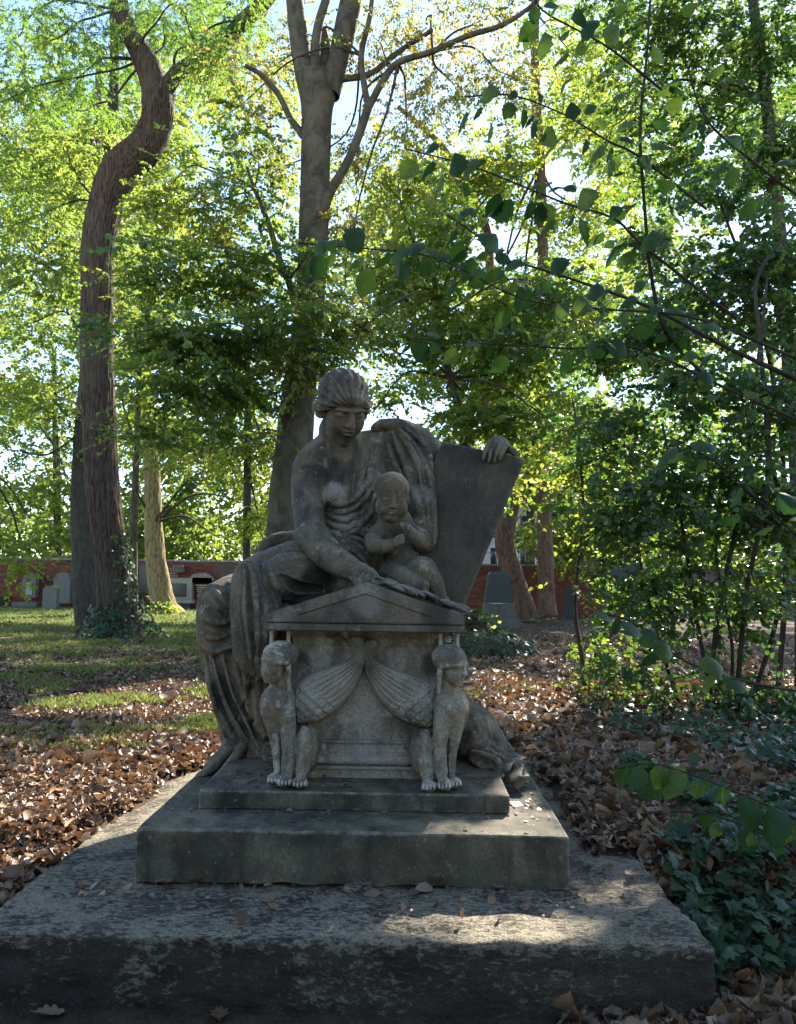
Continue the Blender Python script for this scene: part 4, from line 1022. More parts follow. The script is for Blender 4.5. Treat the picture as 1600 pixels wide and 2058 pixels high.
# right-hand graves
g = grave('obelisk_grave', 'dark tapering gravestone with clipped corners overgrown by ivy, on a stepped base', 22.0, 1000)
def frustum(name, u, vb, vt, d, wb, wt, th, mat, parent, clip=.2):
    a = at(u, vb, d); q = px(a); zt = at(u, vt, d)[2]; hb, ht = wb*q/2, wt*q/2; V = []
    for z, h, t_ in ((a[2], hb, th), (zt-ht*clip*1.4, ht, th*.9), (zt, ht*(1-clip), th*.75)):
        V += [(a[0]-h, d-t_/2, z), (a[0]+h, d-t_/2, z), (a[0]+h, d+t_/2, z), (a[0]-h, d+t_/2, z)]
    Fq = [(i*4+k, i*4+(k+1) % 4, i*4+4+(k+1) % 4, i*4+4+k) for i in range(2) for k in range(4)]+[(8, 9, 10, 11)]
    return mobj(name, V, np.array(Fq), mat, parent, False)
frustum('stele', 1002, 1212, 1149, 22, 58, 42, .35, M['gravedark'], g)
a = at(1003, 1235, 22); q = px(a)
box('pedestal', a[0]-31*q, a[0]+31*q, 21.7, 22.35, at(1, 1240, 22)[2]*0+GZ-.1, at(1003, 1213, 22)[2], M['grave'], g); box('footing', a[0]-38*q, a[0]+40*q, 21.55, 22.5, GZ-.12, GZ+.22, M['grave'], g)
tag(box('gravestone', at(1126, 1, 29)[0], at(1150, 1, 29)[0], 28.9, 29.2, GZ-.1, at(1137, 1181, 29)[2], M['gravedark']), 'narrow plain dark slab standing before the red wall', 'gravestone', 'graves along the wall')
# iron cross behind the shrubs
g = empty('iron_cross', (at(1263, 1230, 19)[0], 19, GZ)); tag(g, 'tall dark grave cross with lobed ends half hidden behind the shrubs', 'cross')
a = at(1263, 1040, 19); q = px(a)
frustum('pedestal', 1263, 1225, 1130, 19, 90, 62, .8, M['gravedark'], g, .05)
box('shaft', a[0]-9*q, a[0]+9*q, 18.92, 19.08, at(1263, 1135, 19)[2], at(1263, 985, 19)[2], M['gravedark'], g); box('crossbar', a[0]-55*q, a[0]+55*q, 18.925, 19.075, a[2]-.09, a[2]+.09, M['gravedark'], g)
for du, dv in ((0, -62), (-55, 5), (55, 5)):
    Vx = vol_for(1263+du-28, 1045+dv-28, 1263+du+28, 1045+dv+28, 18.85, 19.15, .02)
    for e1, e2 in ((0, -9), (-9, 3), (9, 3)): Vx.blob(1263+du+e1, 1045+dv+e2, 19, 9, 9, .08, 3)
    V_, F_ = Vx.mesh(); mobj('trefoil', V_, F_, M['gravedark'], g)
# houses beyond the wall
mt, t, n, l = mat_new('white_render'); principled(t, ramp(t, noise(t, pos(t), .8, 5), [(.3, (.62,.62,.60)), (.7, (.74,.74,.73))]), .9); M['render'] = mt
mt, t, n, l = mat_new('window_glass'); principled(t, (.03,.035,.04), .1, None, .6); M['glass'] = mt
mt, t, n, l = mat_new('roof_tile'); principled(t, (.16,.07,.05), .85); M['roof'] = mt
def house(u0, u1, d, ztop, label, wins):
    x0, x1 = at(u0, 1100, d)[0], at(u1, 1100, d)[0]
    h = empty('white_house', ((x0+x1)/2, d+3, 0)); tag(h, label, 'house', 'houses beyond the wall')
    box('facade', x0, x1, d, d+7, 0, ztop, M['render'], h)
    V = [(x0-.4, d-.4, ztop+.01), (x1+.4, d-.4, ztop+.01), (x1+.4, d+7.4, ztop+.01), (x0-.4, d+7.4, ztop+.01), (x0-.4, d+3.5, ztop+2.6), (x1+.4, d+3.5, ztop+2.6)]
    me_ = mobj('roof', V, [np.array([(0, 1, 5, 4), (2, 3, 4, 5), (3, 2, 1, 0)]), np.array([(0, 4, 3), (1, 2, 5)])], M['roof'], h, False)
    for u, v in wins:
        c = at(u, v, d); wf = box('window', c[0]-.55, c[0]+.55, d-.05, d+.1, c[2]-.75, c[2]+.75, M['render'], h)
        box('pane', c[0]-.45, c[0]-.03, d-.065, d, c[2]-.65, c[2]+.65, M['glass'], wf); box('pane', c[0]+.03, c[0]+.45, d-.065, d, c[2]-.65, c[2]+.65, M['glass'], wf)
house(955, 1262, 47, 6.4, 'white rendered house behind the red wall, seen past the leaning brown trunk', [(1000, 1122), (1060, 1118), (1128, 1120), (1200, 1118), (1000, 1060), (1060, 1058), (1128, 1060), (1200, 1060)])
# ------------------------------------------------------------------ trees
# gaps in the canopy, given by the place on the ground their sunlight reaches: (x, y, rx, ry, share of leaves removed)
def gap(u, v, ru, rv, k=.95, z=GZ):
    c = on_ground(u, v, z); a = on_ground(u+ru, v, z); b0, b1 = on_ground(u, v-rv, z), on_ground(u, v+rv, z)
    return (c[0], c[1], a[0]-c[0], (b0[1]-b1[1])/2, k, z)
GAPS = [gap(90, 1246, 300, 11, 1), gap(345, 1247, 120, 11, 1), gap(270, 1412, 230, 40, 1), gap(180, 1340, 200, 12, .8), gap(90, 1400, 60, 14, .8), gap(180, 1640, 190, 60, 1), gap(60, 1770, 70, 40, .8), gap(390, 1545, 50, 25, .9),
        gap(60, 1300, 80, 10, .6), gap(330, 1330, 70, 10, .6), gap(1030, 1390, 90, 45, 1), gap(1570, 1370, 40, 30, .9), gap(1330, 1620, 60, 16, .6), gap(1180, 1500, 50, 10, .5),
        gap(1000, 1868, 240, 40, 1, BZ), gap(1250, 1790, 100, 30, .8, BZ), gap(1065, 1650, 90, 55, 1, P2Z), gap(960, 1665, 110, 12, 1, P2Z), gap(1000, 1570, 30, 14, .7, P3Z)]
_gr = np.random.default_rng(21)
def sun_keep(P):
    keep = np.ones(len(P), bool)
    for gx, gy, rx, ry, k, gz in GAPS:
        t = (P[:, 2]-gz)/SUN[2]; hx, hy = P[:, 0]-SUN[0]*t, P[:, 1]-SUN[1]*t
        rr = np.sqrt(((hx-gx)/rx)**2+((hy-gy)/ry)**2)
        keep &= ~((rr < 1+.15*np.sin(np.arctan2(hy-gy, hx-gx)*5)) & (_gr.random(len(P)) < k))
    return keep
DENS = 1.45
def leaf_faces(P, A, Nn, L_, W_, six=False, rnd=None, curl=.12):
    """P base points, A axes, Nn normals, L_ lengths -> vertices, triangles, per-face value"""
    k = len(P); S = nrm(np.cross(A, Nn)); Nn = np.cross(S, A)
    L_ = L_[:, None]; W = L_*W_
    if six:
        vs_ = [P, P+A*L_*.35-S*W+Nn*L_*.06, P+A*L_*.35+S*W+Nn*L_*.06, P+A*L_*.72-S*W*.78-Nn*L_*curl*.2, P+A*L_*.72+S*W*.78-Nn*L_*curl*.2, P+A*L_-Nn*L_*curl*1.6]
        tr = np.array([(0, 2, 1), (1, 2, 4), (1, 4, 3), (3, 4, 5)]); nv = 6
    else:
        vs_ = [P, P+A*L_*.42-S*W+Nn*L_*.07, P+A*L_-Nn*L_*curl, P+A*L_*.42+S*W+Nn*L_*.07]
        tr = np.array([(0, 2, 1), (0, 3, 2)]); nv = 4
    V = np.stack(vs_, 1).reshape(-1, 3)
    T = (np.arange(k)[:, None, None]*nv+tr[None]).reshape(-1, 3)
    if rnd is None: rnd = rng.random(k)
    return V, T, np.repeat(rnd, len(tr))
def join_parts(parts):
    off = 0; VV, TT, RR = [], [], []
    for V, T, r in parts:
        VV.append(V); TT.append(T+off); RR.append(r); off += len(V)
    return np.vstack(VV), np.vstack(TT), np.concatenate(RR)
def sprays(c, rad, n, leaf, per=14, length=.6, wid=.32, droop=.15, six=False, axis_pt=None, shell=.45, planar=.35, prune=True, tone0=.5):
    """n twigs inside an ellipsoid, each carrying `per` alternate leaves; returns leaf geometry and twig lines"""
    d = nrm(rng.normal(size=(n, 3))); rr = (shell+(1-shell)*rng.random(n)**.6)[:, None]
    O_ = np.asarray(c)+d*rr*np.asarray(rad)
    out = d*np.array([1, 1, .25])+rng.normal(size=(n, 3))*.55
    out[:, 2] = out[:, 2]*.35-droop+rng.normal(size=n)*.18
    A = nrm(out); Ln = length*rng.uniform(.5, 1.25, n)
    tone = np.clip(tone0+.16*rng.normal(size=n), 0, 1)
    t = (np.arange(per)+.6)/per
    up = nrm(np.array([0, 0, 1.0])+rng.normal(size=(n, 3))*planar)
    S = nrm(np.cross(A, up)); up = np.cross(S, A)
    sag = -(t[None, :]**2)*(Ln[:, None]*.25)
    B = O_[:, None]+A[:, None]*(Ln[:, None, None]*t[None, :, None]); B[..., 2] += sag
    sg = np.where(np.arange(per) % 2 == 0, 1, -1)[None, :, None]
    ang = rng.uniform(.55, 1.1, (n, per, 1))
    LA = nrm(A[:, None]*np.cos(ang)+S[:, None]*sg*np.sin(ang)+rng.normal(size=(n, per, 3))*.22+np.array([0, 0, -droop*1.6]))
    LN = nrm(up[:, None]+rng.normal(size=(n, per, 3))*(planar*1.25))
    ll = leaf*rng.uniform(.65, 1.2, (n, per))
    tn = np.clip(tone[:, None]+rng.normal(size=(n, per))*.16, 0, 1)
    B, LA, LN, ll, tn = B.reshape(-1, 3), LA.reshape(-1, 3), LN.reshape(-1, 3), ll.ravel(), tn.ravel()
    if prune:
        kp = sun_keep(B); B, LA, LN, ll, tn = B[kp], LA[kp], LN[kp], ll[kp], tn[kp]
    return leaf_faces(B, LA, LN, ll, wid, six, tn), (O_, O_+A*Ln[:, None]-np.array([0, 0, .25])*Ln[:, None])
def twig_mesh(O_, E, r):
    """thin three-sided twigs"""
    n = len(O_); A = nrm(E-O_); s1 = nrm(np.cross(A, np.array([.3, .2, 1.0]))); s2 = np.cross(A, s1)
    V = []
    for P, q in ((O_, r), (E, r*.35)):
        for k in range(3):
            a = k*2.0944; V.append(P+(s1*math.cos(a)+s2*math.sin(a))*q)
    V = np.stack(V, 1).reshape(-1, 3); b = np.arange(n)[:, None]*6
    Fq = np.concatenate([b+np.array([k, (k+1) % 3, 3+(k+1) % 3, 3+k]) for k in range(3)])
    return V, Fq
def limb(name, pts, mat, parent, style='plain', ns=None, step=None, wob=.0, seed=0):
    """tapered limb through photo points (u, v, depth, width px)"""
    W = []
    for u, v, d, w_ in pts:
        P = at(u, v, d); W.append([*P, w_*px(P)/2])
    W = np.array(W); seglen = np.linalg.norm(np.diff(W[:, :3], axis=0), axis=1).mean()
    C = catmull(W, max(3, int(seglen/(step or .25))))
    P, r = C[:, :3], np.maximum(C[:, 3], .004)
    if wob: P = P+wob*np.stack([perlin(P[:, 2]*1.3, seed+.5, k*7.1) for k in range(3)], 1)*np.array([1, 1, .3])
    ns = ns or (10 if r.max() < .08 else 20)
    T = nrm(np.gradient(P, axis=0)); ref = np.array([0, 1.0, 0]) if abs(T[0][1]) < .8 else np.array([1.0, 0, 0])
    A = nrm(np.cross(T, ref)); B = np.cross(T, A)
    th = np.arange(ns)/ns*2*math.pi; L = np.concatenate([[0], np.cumsum(np.linalg.norm(np.diff(P, axis=0), axis=1))])
    TH, LL = np.meshgrid(th, L); RR = np.repeat(r[:, None], ns, 1)
    if style == 'furrow':
        wx, wy = np.cos(TH), np.sin(TH)
        warp = .35*perlin(wx*1.5+seed, wy*1.5, LL*.9)
        a = TH+warp
        k = 5.2
        n1 = 1-2*np.abs(perlin(np.cos(a)*k+seed, np.sin(a)*k, LL*.75)); n2 = 1-2*np.abs(perlin(np.cos(a)*k*2.1, np.sin(a)*k*2.1+seed, LL*1.9))
        RR = RR*(1+.15*np.sign(n1)*np.abs(n1)**.7+.09*n2-.06+.05*perlin(wx*2, wy*2, LL*.5+seed))
    elif style == 'smooth':
        wx, wy = np.cos(TH), np.sin(TH)
        RR = RR*(1+.05*perlin(wx*1.2+seed, wy*1.2, LL*.7)+.02*perlin(wx*3, wy*3+seed, LL*5))
    elif style == 'plain':
        wx, wy = np.cos(TH), np.sin(TH); RR = RR*(1+.10*perlin(wx*2+seed, wy*2, LL*1.5)+.05*perlin(wx*5, wy*5+seed, LL*2.5))
    V = P[:, None]+RR[..., None]*(A[:, None]*np.cos(th)[None, :, None]+B[:, None]*np.sin(th)[None, :, None])
    n = len(P); i, j = np.meshgrid(np.arange(n-1), np.arange(ns), indexing='ij')
    a = i*ns+j; b = i*ns+(j+1) % ns
    Fq = np.stack([a, b, b+ns, a+ns], -1).reshape(-1, 4)
    return mobj(name, V.reshape(-1, 3), Fq, mat, parent)
def tree(name, label, u, v, d, group=None):
    P = at(u, v, d); e = empty(name, (P[0], P[1], GZ)); tag(e, label, 'tree', group); return e
def crown(parent, clumps, leaf, mat, per=14, length=.6, wid=.32, six=False, dens=1.0, start=None, bmat=None, droop=.15, twigs=False, planar=.35, name='crown', bw=6):
    """clumps: (u, v, depth, ru px, rv px, rd m, twigs)"""
    parts, TO, TE = [], [], []
    for i, (u, v, d, ru, rv, rd, n) in enumerate(clumps):
        c = at(u, v, d); q = px(c)
        # foliage hangs in flat tiers with air between them
        k = max(1, int(ru*rv/480)) if rv > 30 else 1
        for j in range(k):
            o3 = nrm(rng.normal(size=3))*rng.random()**.5*.85 if k > 1 else np.zeros(3)
            tt, tl = np.clip(.48+.26*rng.normal(), .05, .95), rng.uniform(.8, 1.3)
            cc = c+o3*np.array([ru*q, rd, rv*q]); sx = rng.uniform(.32, .6) if k > 1 else 1.0; sz = min(1.0, rng.uniform(14, 26)/rv) if k > 1 else 1.0
            g, tw = sprays(cc, (ru*q*sx, rd*sx, rv*q*sz), max(2, int(n*dens*DENS/k)), leaf*tl, per, length, wid, droop, six, planar=planar, tone0=tt)
            kt = sun_keep(.5*(tw[0]+tw[1])); parts.append(g); TO.append(tw[0][kt]); TE.append(tw[1][kt])
        if start:
            s_ = min(start, key=lambda s: (s[0]-u)**2+(s[1]-v-60)**2)
            P0, P1 = at(*s_[:3]), c+np.array([0, 0, -.1*rv*q])
            mid = .5*(P0+P1)+np.array([0, 0, .12*np.linalg.norm(P1-P0)])+rng.normal(size=3)*.25
            C = catmull([P0, mid, P1, P1+(P1-mid)*.6], 7); ww = np.linspace(0, 1, len(C))[:, None]; C = C+ww*.16*np.linalg.norm(P1-P0)*np.stack([perlin(ww[:, 0]*4, i+.3, k*3.7) for k in range(3)], 1); r0 = min(s_[3]*px(P0)*.25, bw*px(P0)/2)
            V, Fq = tube(C, np.linspace(r0, .006, len(C)), 6); mobj('branch', V, Fq, bmat or M['twig'], parent)
    V, T, r = join_parts(parts)
    o = mobj(name, V, T, mat, parent, False, r, 'stuff')
    if twigs:
        V, Fq = twig_mesh(np.vstack(TO), np.vstack(TE), .006*twigs); mobj('twigs', V, Fq, M['twig'], parent, True, None, 'stuff')
    return o
# --- robinia with S-shaped trunk
t_ = tree('robinia_tree', 'tall furrowed brown tree with S-bent trunk and ivy round its foot', 245, 1290, 16)
RB = [(246, 1306, 16, 104), (240, 1275, 16, 80), (231, 1200, 16, 60), (222, 1105, 16, 54), (208, 1000, 16, 57), (199, 840, 16, 57), (195, 700, 16, 56), (196, 600, 16, 55), (197, 500, 16, 56), (216, 400, 16, 60), (245, 340, 16, 64), (290, 297, 16, 60), (315, 245, 16, 54), (318, 195, 16, 56)]
limb('trunk', RB, M['robinia'], t_, 'furrow', 110, .06, 0, 1)
limb('branch', [(316, 215, 16, 50), (308, 165, 16, 46), (290, 120, 16, 42), (264, 72, 16, 32), (244, 20, 16, 28), (236, -60, 16, 22)], M['robinia'], t_, 'furrow', 70, .06, 0, 2)
limb('branch', [(320, 200, 15.95, 34), (342, 165, 15.9, 28), (368, 138, 15.8, 25), (405, 117, 15.7, 24), (445, 92, 15.6, 22), (482, 50, 15.5, 26), (530, 4, 15.4, 26), (570, -50, 15.4, 22)], M['robinia'], t_, 'furrow', 60, .06, 0, 3)
limb('branch', [(300, 102, 15.9, 8), (262, 92, 15.8, 7), (240, 72, 15.7, 5), (238, 45, 15.7, 3)], M['twig'], t_)
limb('branch', [(355, 150, 15.8, 9), (350, 120, 15.7, 6), (362, 98, 15.6, 4), (400, 90, 15.5, 3)], M['twig'], t_)
crown(t_, [(330, 45, 17.6, 150, 60, 1.4, 250), (130, 60, 15.5, 120, 70, 1.4, 230), (440, 115, 14.8, 60, 35, 1.0, 90), (230, 120, 17.3, 90, 40, 1, 110), (330, 20, 14.8, 120, 25, .8, 70), (60, 170, 15.5, 80, 60, 1.3, 110), (490, 30, 15, 90, 50, 1.2, 110), (330, -60, 15, 220, 60, 2, 160), (180, 215, 15.6, 60, 30, .8, 50), (400, 150, 15.2, 40, 30, .6, 40), (40, 60, 17.5, 110, 70, 1.4, 150), (120, 180, 17.5, 100, 60, 1.3, 130), (420, 30, 17.5, 90, 60, 1.2, 110)],
      .062, M['leaf_robinia'], 18, .45, .30, start=[(244, 20, 16, 28), (405, 117, 15.7, 24), (290, 120, 16, 42)], droop=.25, planar=.3)
# --- trunk behind it
t2 = tree('leaning_tree', 'dark smooth-barked trunk leaning directly behind the S-bent tree', 185, 1270, 19)
limb('trunk', [(186, 1276, 19, 64), (180, 1240, 19, 56), (172, 1150, 19, 52), (167, 1000, 19, 46), (172, 860, 19, 42), (182, 740, 19, 38), (196, 600, 19, 34), (210, 420, 19, 28), (226, 250, 19, 24), (230, 100, 19, 18), (225, -40, 19, 12)], M['darkbark'], t2, 'plain', 40, .15, 0, 4)
crown(t2, [(80, 420, 19, 100, 110, 2.0, 150), (250, 520, 18.5, 80, 80, 1.6, 110), (60, 640, 18.5, 90, 70, 2, 100), (140, 300, 19, 100, 70, 2, 120), (30, 900, 18, 70, 90, 1.4, 70), (110, 830, 18.5, 50, 60, 1.2, 50)], .11, M['leaf_far'], 14, .8, .34, start=[(182, 740, 19, 38), (210, 420, 19, 28), (172, 860, 19, 42)])
# --- beech
t3 = tree('beech_tree', 'thick smooth grey beech trunk rising behind the seated woman', 580, 1240, 13)
limb('trunk', [(574, 1290, 13, 125), (576, 1240, 13, 96), (577, 1100, 13, 86), (581, 1000, 13, 80), (591, 900, 13, 74), (602, 780, 13, 68), (614, 690, 13, 62), (624, 600, 13, 58), (629, 500, 13, 60), (632, 400, 13, 58), (635, 300, 13, 59), (637, 225, 13, 62), (639, 180, 13, 78), (640, 160, 13, 84)], M['beech'], t3, 'smooth', 56, .08, 0, 5)
for pts in ([(625, 195, 13, 44), (610, 135, 13, 40), (600, 70, 13, 37), (592, 0, 13, 34), (586, -80, 13, 28)], [(660, 190, 13, 46), (678, 130, 13, 42), (693, 60, 13, 44), (706, 0, 13, 44), (718, -70, 13, 36)], [(640, 175, 12.95, 24), (633, 110, 12.9, 20), (640, 50, 12.9, 18), (655, 0, 12.9, 17)], [(650, 150, 13.1, 24), (655, 100, 13.2, 22), (648, 60, 13.2, 18)]):
    limb('branch', pts, M['beech'], t3, 'smooth', 32, .1, 0, 6)
for pts in ([(646, 430, 12.9, 24), (664, 385, 12.8, 20), (694, 335, 12.7, 18), (720, 275, 12.6, 18), (741, 212, 12.5, 18)], [(741, 215, 12.5, 15), (732, 170, 12.5, 13), (726, 110, 12.4, 12), (742, 40, 12.3, 10), (750, -20, 12.3, 9)], [(741, 215, 12.5, 15), (768, 166, 12.4, 14), (800, 126, 12.3, 13), (870, 103, 12.2, 12), (940, 72, 12, 11), (1010, 50, 11.9, 10), (1075, 6, 11.8, 8), (1110, -40, 11.8, 7)], [(690, 158, 13, 14), (745, 148, 12.9, 12), (800, 105, 12.8, 11), (870, 60, 12.7, 8)],
            [(610, 272, 13, 18), (585, 240, 12.9, 13), (560, 190, 12.8, 12), (525, 150, 12.7, 10), (492, 132, 12.6, 8)], [(596, 612, 12.9, 20), (580, 565, 12.7, 14), (560, 515, 12.6, 12), (540, 450, 12.4, 11), (512, 380, 12.3, 8), (496, 335, 12.2, 5)], [(580, 565, 12.7, 8), (540, 525, 12.3, 6), (470, 500, 12, 5), (380, 490, 11.6, 4), (280, 472, 11.4, 3)], [(512, 380, 12.3, 6), (470, 355, 12, 4), (420, 335, 11.8, 3)],
            [(600, 700, 12.9, 14), (540, 690, 12.2, 9), (450, 668, 11.6, 7), (330, 660, 11.2, 5), (250, 672, 11, 3)], [(655, 690, 12.9, 12), (720, 660, 12.4, 9), (790, 610, 12, 8), (840, 585, 11.8, 5)]):
    limb('branch', pts, M['beech'], t3, 'plain', 12, .12, 0, 7)
crown(t3, [(430, 430, 12.2, 130, 120, 1.6, 300), (330, 560, 11.8, 110, 70, 1.3, 180), (470, 560, 12.2, 90, 70, 1.2, 150), (330, 680, 11.4, 110, 45, 1.2, 170), (470, 690, 11.6, 110, 40, 1.2, 180), (600, 655, 11.9, 90, 28, 1.0, 140), (700, 640, 12, 70, 35, 1.0, 90), (380, 780, 11.4, 100, 60, 1.2, 170), (500, 780, 12.0, 60, 50, 1.0, 70), (300, 850, 11.6, 70, 40, 1.0, 70), (440, 860, 12, 60, 40, 1, 60), (330, 390, 12.5, 70, 70, 1.2, 110), (500, 300, 12.3, 70, 60, 1.2, 90), (560, 880, 11.9, 25, 18, .4, 14), (690, 720, 12, 60, 25, .8, 40), (625, 600, 11.9, 60, 28, .5, 60), (640, 700, 11.8, 60, 26, .5, 60), (600, 740, 11.8, 50, 28, .5, 50), (640, 520, 12, 40, 28, .4, 30)],
      .08, M['leaf_beech'], 14, .55, .36, six=True, dens=.72, start=[(580, 565, 12.7, 14), (512, 380, 12.3, 8), (540, 690, 12.2, 9), (720, 660, 12.4, 9)], twigs=.7, droop=.12, planar=.42)
crown(t3, [(560, 330, 13.6, 60, 90, 1.2, 60), (500, 190, 13.5, 80, 80, 1.5, 80), (620, 60, 14, 90, 80, 1.5, 80), (770, 90, 13, 90, 90, 1.5, 90), (900, 150, 12.8, 100, 80, 1.3, 90), (820, 230, 13, 90, 60, 1.2, 80), (700, 480, 13.4, 50, 70, 1, 60), (960, 40, 12.4, 100, 50, 1.2, 80), (560, 120, 14.5, 90, 90, 1.4, 110), (720, 330, 13.6, 70, 80, 1.2, 90), (860, 40, 13.4, 90, 60, 1.2, 90), (1020, 140, 13.2, 80, 80, 1.2, 90)], .065, M['leaf_birch'], 12, .5, .36, droop=.35, planar=.6, name='thin_crown', start=[(726, 110, 12.4, 12), (870, 103, 12.2, 12), (800, 126, 12.3, 13)])
# --- ochre trunk near the wall
t4 = tree('ochre_tree', 'sunlit ochre trunk with ribbed bark on the lawn before the wall', 335, 1238, 27)
limb('trunk', [(338, 1243, 27, 62), (328, 1215, 27, 44), (318, 1160, 27, 38), (311, 1100, 27, 34), (308, 1040, 27, 31), (306, 960, 27, 28), (300, 850, 27, 24), (290, 700, 27, 18), (286, 560, 27, 10)], M['yellowbark'], t4, 'furrow', 48, .12, 0, 8)
limb('branch', [(345, 1240, 26.9, 10), (335, 1200, 26.9, 14), (326, 1150, 26.9, 10)], M['yellowbark'], t4, 'plain', 16)
crown(t4, [(400, 940, 26, 120, 90, 2.5, 300), (330, 880, 26, 90, 80, 2, 160), (420, 1060, 25.5, 110, 60, 2, 260), (350, 1010, 26, 60, 50, 1.5, 90), (470, 1000, 26, 60, 80, 2, 130), (260, 960, 26.5, 60, 90, 2, 120)], .14, M['leaf_bright'], 12, .9, .36, start=[(306, 960, 27, 28), (311, 1050, 27, 30)], planar=.45)
# --- slim trunks of the wood
slim = [('maple_tree', 'leafy tree with thin dark trunk between the beech and the leaning trunk', [(925, 1236, 18, 22), (922, 1100, 18, 20), (925, 960, 18, 18), (932, 860, 18, 17), (905, 760, 18, 14), (880, 640, 18, 11), (870, 500, 18, 8)], 'darkbark', [(800, 700, 17.5, 90, 70, 1.8, 170), (930, 620, 17.5, 110, 80, 1.8, 220), (820, 560, 18, 90, 80, 1.8, 170), (1050, 720, 17.5, 110, 70, 1.8, 200), (950, 480, 18, 110, 70, 1.8, 190), (1090, 560, 18, 100, 80, 1.8, 180), (800, 380, 18, 70, 70, 1.6, 100), (960, 830, 17.5, 90, 50, 1.6, 110), (1180, 640, 17.5, 90, 80, 1.8, 150), (770, 800, 18, 60, 50, 1.5, 60), (1000, 960, 18, 40, 50, 1.2, 50), (1150, 850, 17, 80, 80, 1.6, 120)], 'leaf_beech'),
        ('sunlit_tree', 'bushy tree whose low leafy boughs screen the white house', [(1215, 1230, 29, 16), (1213, 1100, 29, 13), (1208, 950, 29, 10), (1205, 800, 29, 7)], 'darkbark', [(1090, 1075, 29, 50, 26, 1.5, 60), (1170, 1090, 29, 60, 30, 1.8, 90), (1230, 1060, 29, 60, 50, 1.8, 100), (1180, 1010, 29, 70, 50, 1.8, 100), (1210, 900, 29, 80, 70, 2, 130), (1030, 1060, 29, 24, 20, 1, 16)], 'leaf_bright'),
        ('slim_tree', 'slim dark trunk beside the beech, clear of branches above the lap', [(497, 1235, 24, 20), (496, 1100, 24, 16), (497, 960, 24, 15), (498, 800, 24, 13), (495, 640, 24, 9)], 'darkbark', [(530, 900, 24, 60, 110, 1.8, 150), (470, 760, 24, 80, 70, 2, 130), (520, 1040, 24, 50, 60, 1.5, 90)], 'leaf_bright'),
        ('slim_tree', 'thin grey trunk between the ivy-footed tree and the ochre trunk', [(268, 1238, 22, 20), (268, 1120, 22, 16), (270, 1020, 22, 14), (275, 900, 22, 12), (282, 700, 22, 9)], 'beech', [(240, 760, 22, 70, 80, 2, 120), (280, 620, 22, 70, 70, 2, 110)], 'leaf_far'),
        ('slim_tree', 'slim dark trunk rising just behind the wall near the pointed gravestone', [(116, 1150, 36, 16), (115, 1050, 36, 14), (112, 900, 36, 12), (108, 700, 36, 9)], 'darkbark', [(100, 980, 35, 110, 80, 3, 180), (60, 780, 35, 110, 100, 3, 200), (150, 1080, 34, 70, 40, 2, 90)], 'leaf_bright'),
        ('tall_tree', 'straight grey-brown trunk standing beyond the tablet, right of the leaning trunk', [(1101, 1236, 24, 42), (1099, 1200, 24, 34), (1096, 1100, 24, 30), (1093, 950, 24, 28), (1093, 800, 24, 26), (1092, 600, 24, 23), (1090, 450, 24, 21), (1085, 330, 24, 21), (1079, 230, 24, 20), (1075, 120, 24, 17), (1076, 0, 24, 17), (1080, -80, 24, 14)], 'brownbark',
         [(1000, 330, 23, 100, 90, 2.5, 260), (1160, 420, 23.5, 110, 90, 2.5, 220), (880, 380, 23, 90, 110, 2.5, 240), (1000, 620, 23, 110, 80, 2.5, 240), (860, 560, 23, 90, 80, 2, 200), (1160, 250, 23, 100, 100, 2.5, 200), (920, 760, 24, 90, 60, 2, 160), (1040, 880, 23.5, 70, 60, 2, 110), (800, 480, 23, 60, 70, 2, 120), (1150, 100, 24, 100, 90, 2, 170)], 'leaf_bright'),
        ('leaning_tree', 'bent reddish-brown trunk leaning past the tablet, one dark limb arching high to the side', [(1056, 1244, 25, 58), (1046, 1200, 25, 42), (1022, 1125, 25, 40), (1014, 1085, 25, 38), (1022, 1040, 25, 34), (1030, 1000, 25, 30), (1012, 930, 25, 28), (982, 860, 25, 28), (972, 790, 25, 24), (975, 650, 25, 20), (984, 530, 24.5, 18), (972, 445, 24, 18), (926, 372, 24, 15), (900, 310, 23.5, 13), (860, 265, 23, 11), (800, 215, 23, 8)], 'brownbark', [(930, 660, 25, 70, 70, 2, 110), (900, 880, 25, 60, 50, 1.6, 80)], 'leaf_far'),
        ('slim_tree', 'dark forked trunk standing in front of the white house', [(1147, 1180, 40, 20), (1146, 1110, 40, 16), (1146, 1050, 40, 14), (1158, 960, 40, 11), (1170, 850, 40, 8)], 'darkbark', [(1180, 960, 39, 90, 60, 3, 160), (1120, 850, 39, 80, 70, 3, 150), (1250, 880, 39, 80, 80, 3, 150)], 'leaf_bright'),
        ('slim_tree', 'dark trunk behind the wall between leaning trunk and straight trunk', [(1066, 1190, 38, 20), (1066, 1100, 38, 18), (1066, 1000, 38, 15), (1062, 850, 38, 12)], 'darkbark', [(1060, 960, 37, 60, 50, 2.5, 90), (1020, 800, 37, 80, 60, 2.5, 130)], 'leaf_bright'),
        ('slim_tree', 'pale thin trunk high beside the bend of the S-shaped tree', [(190, 1240, 30, 22), (192, 900, 30, 18), (193, 500, 30, 17), (196, 260, 30, 15), (200, 100, 30, 11)], 'beech', [(190, 480, 29, 110, 100, 3, 200), (60, 560, 29, 110, 110, 3, 200), (120, 330, 29, 120, 80, 3, 180), (330, 300, 29, 90, 110, 3, 160), (30, 300, 30, 90, 120, 3, 160)], 'leaf_far')]
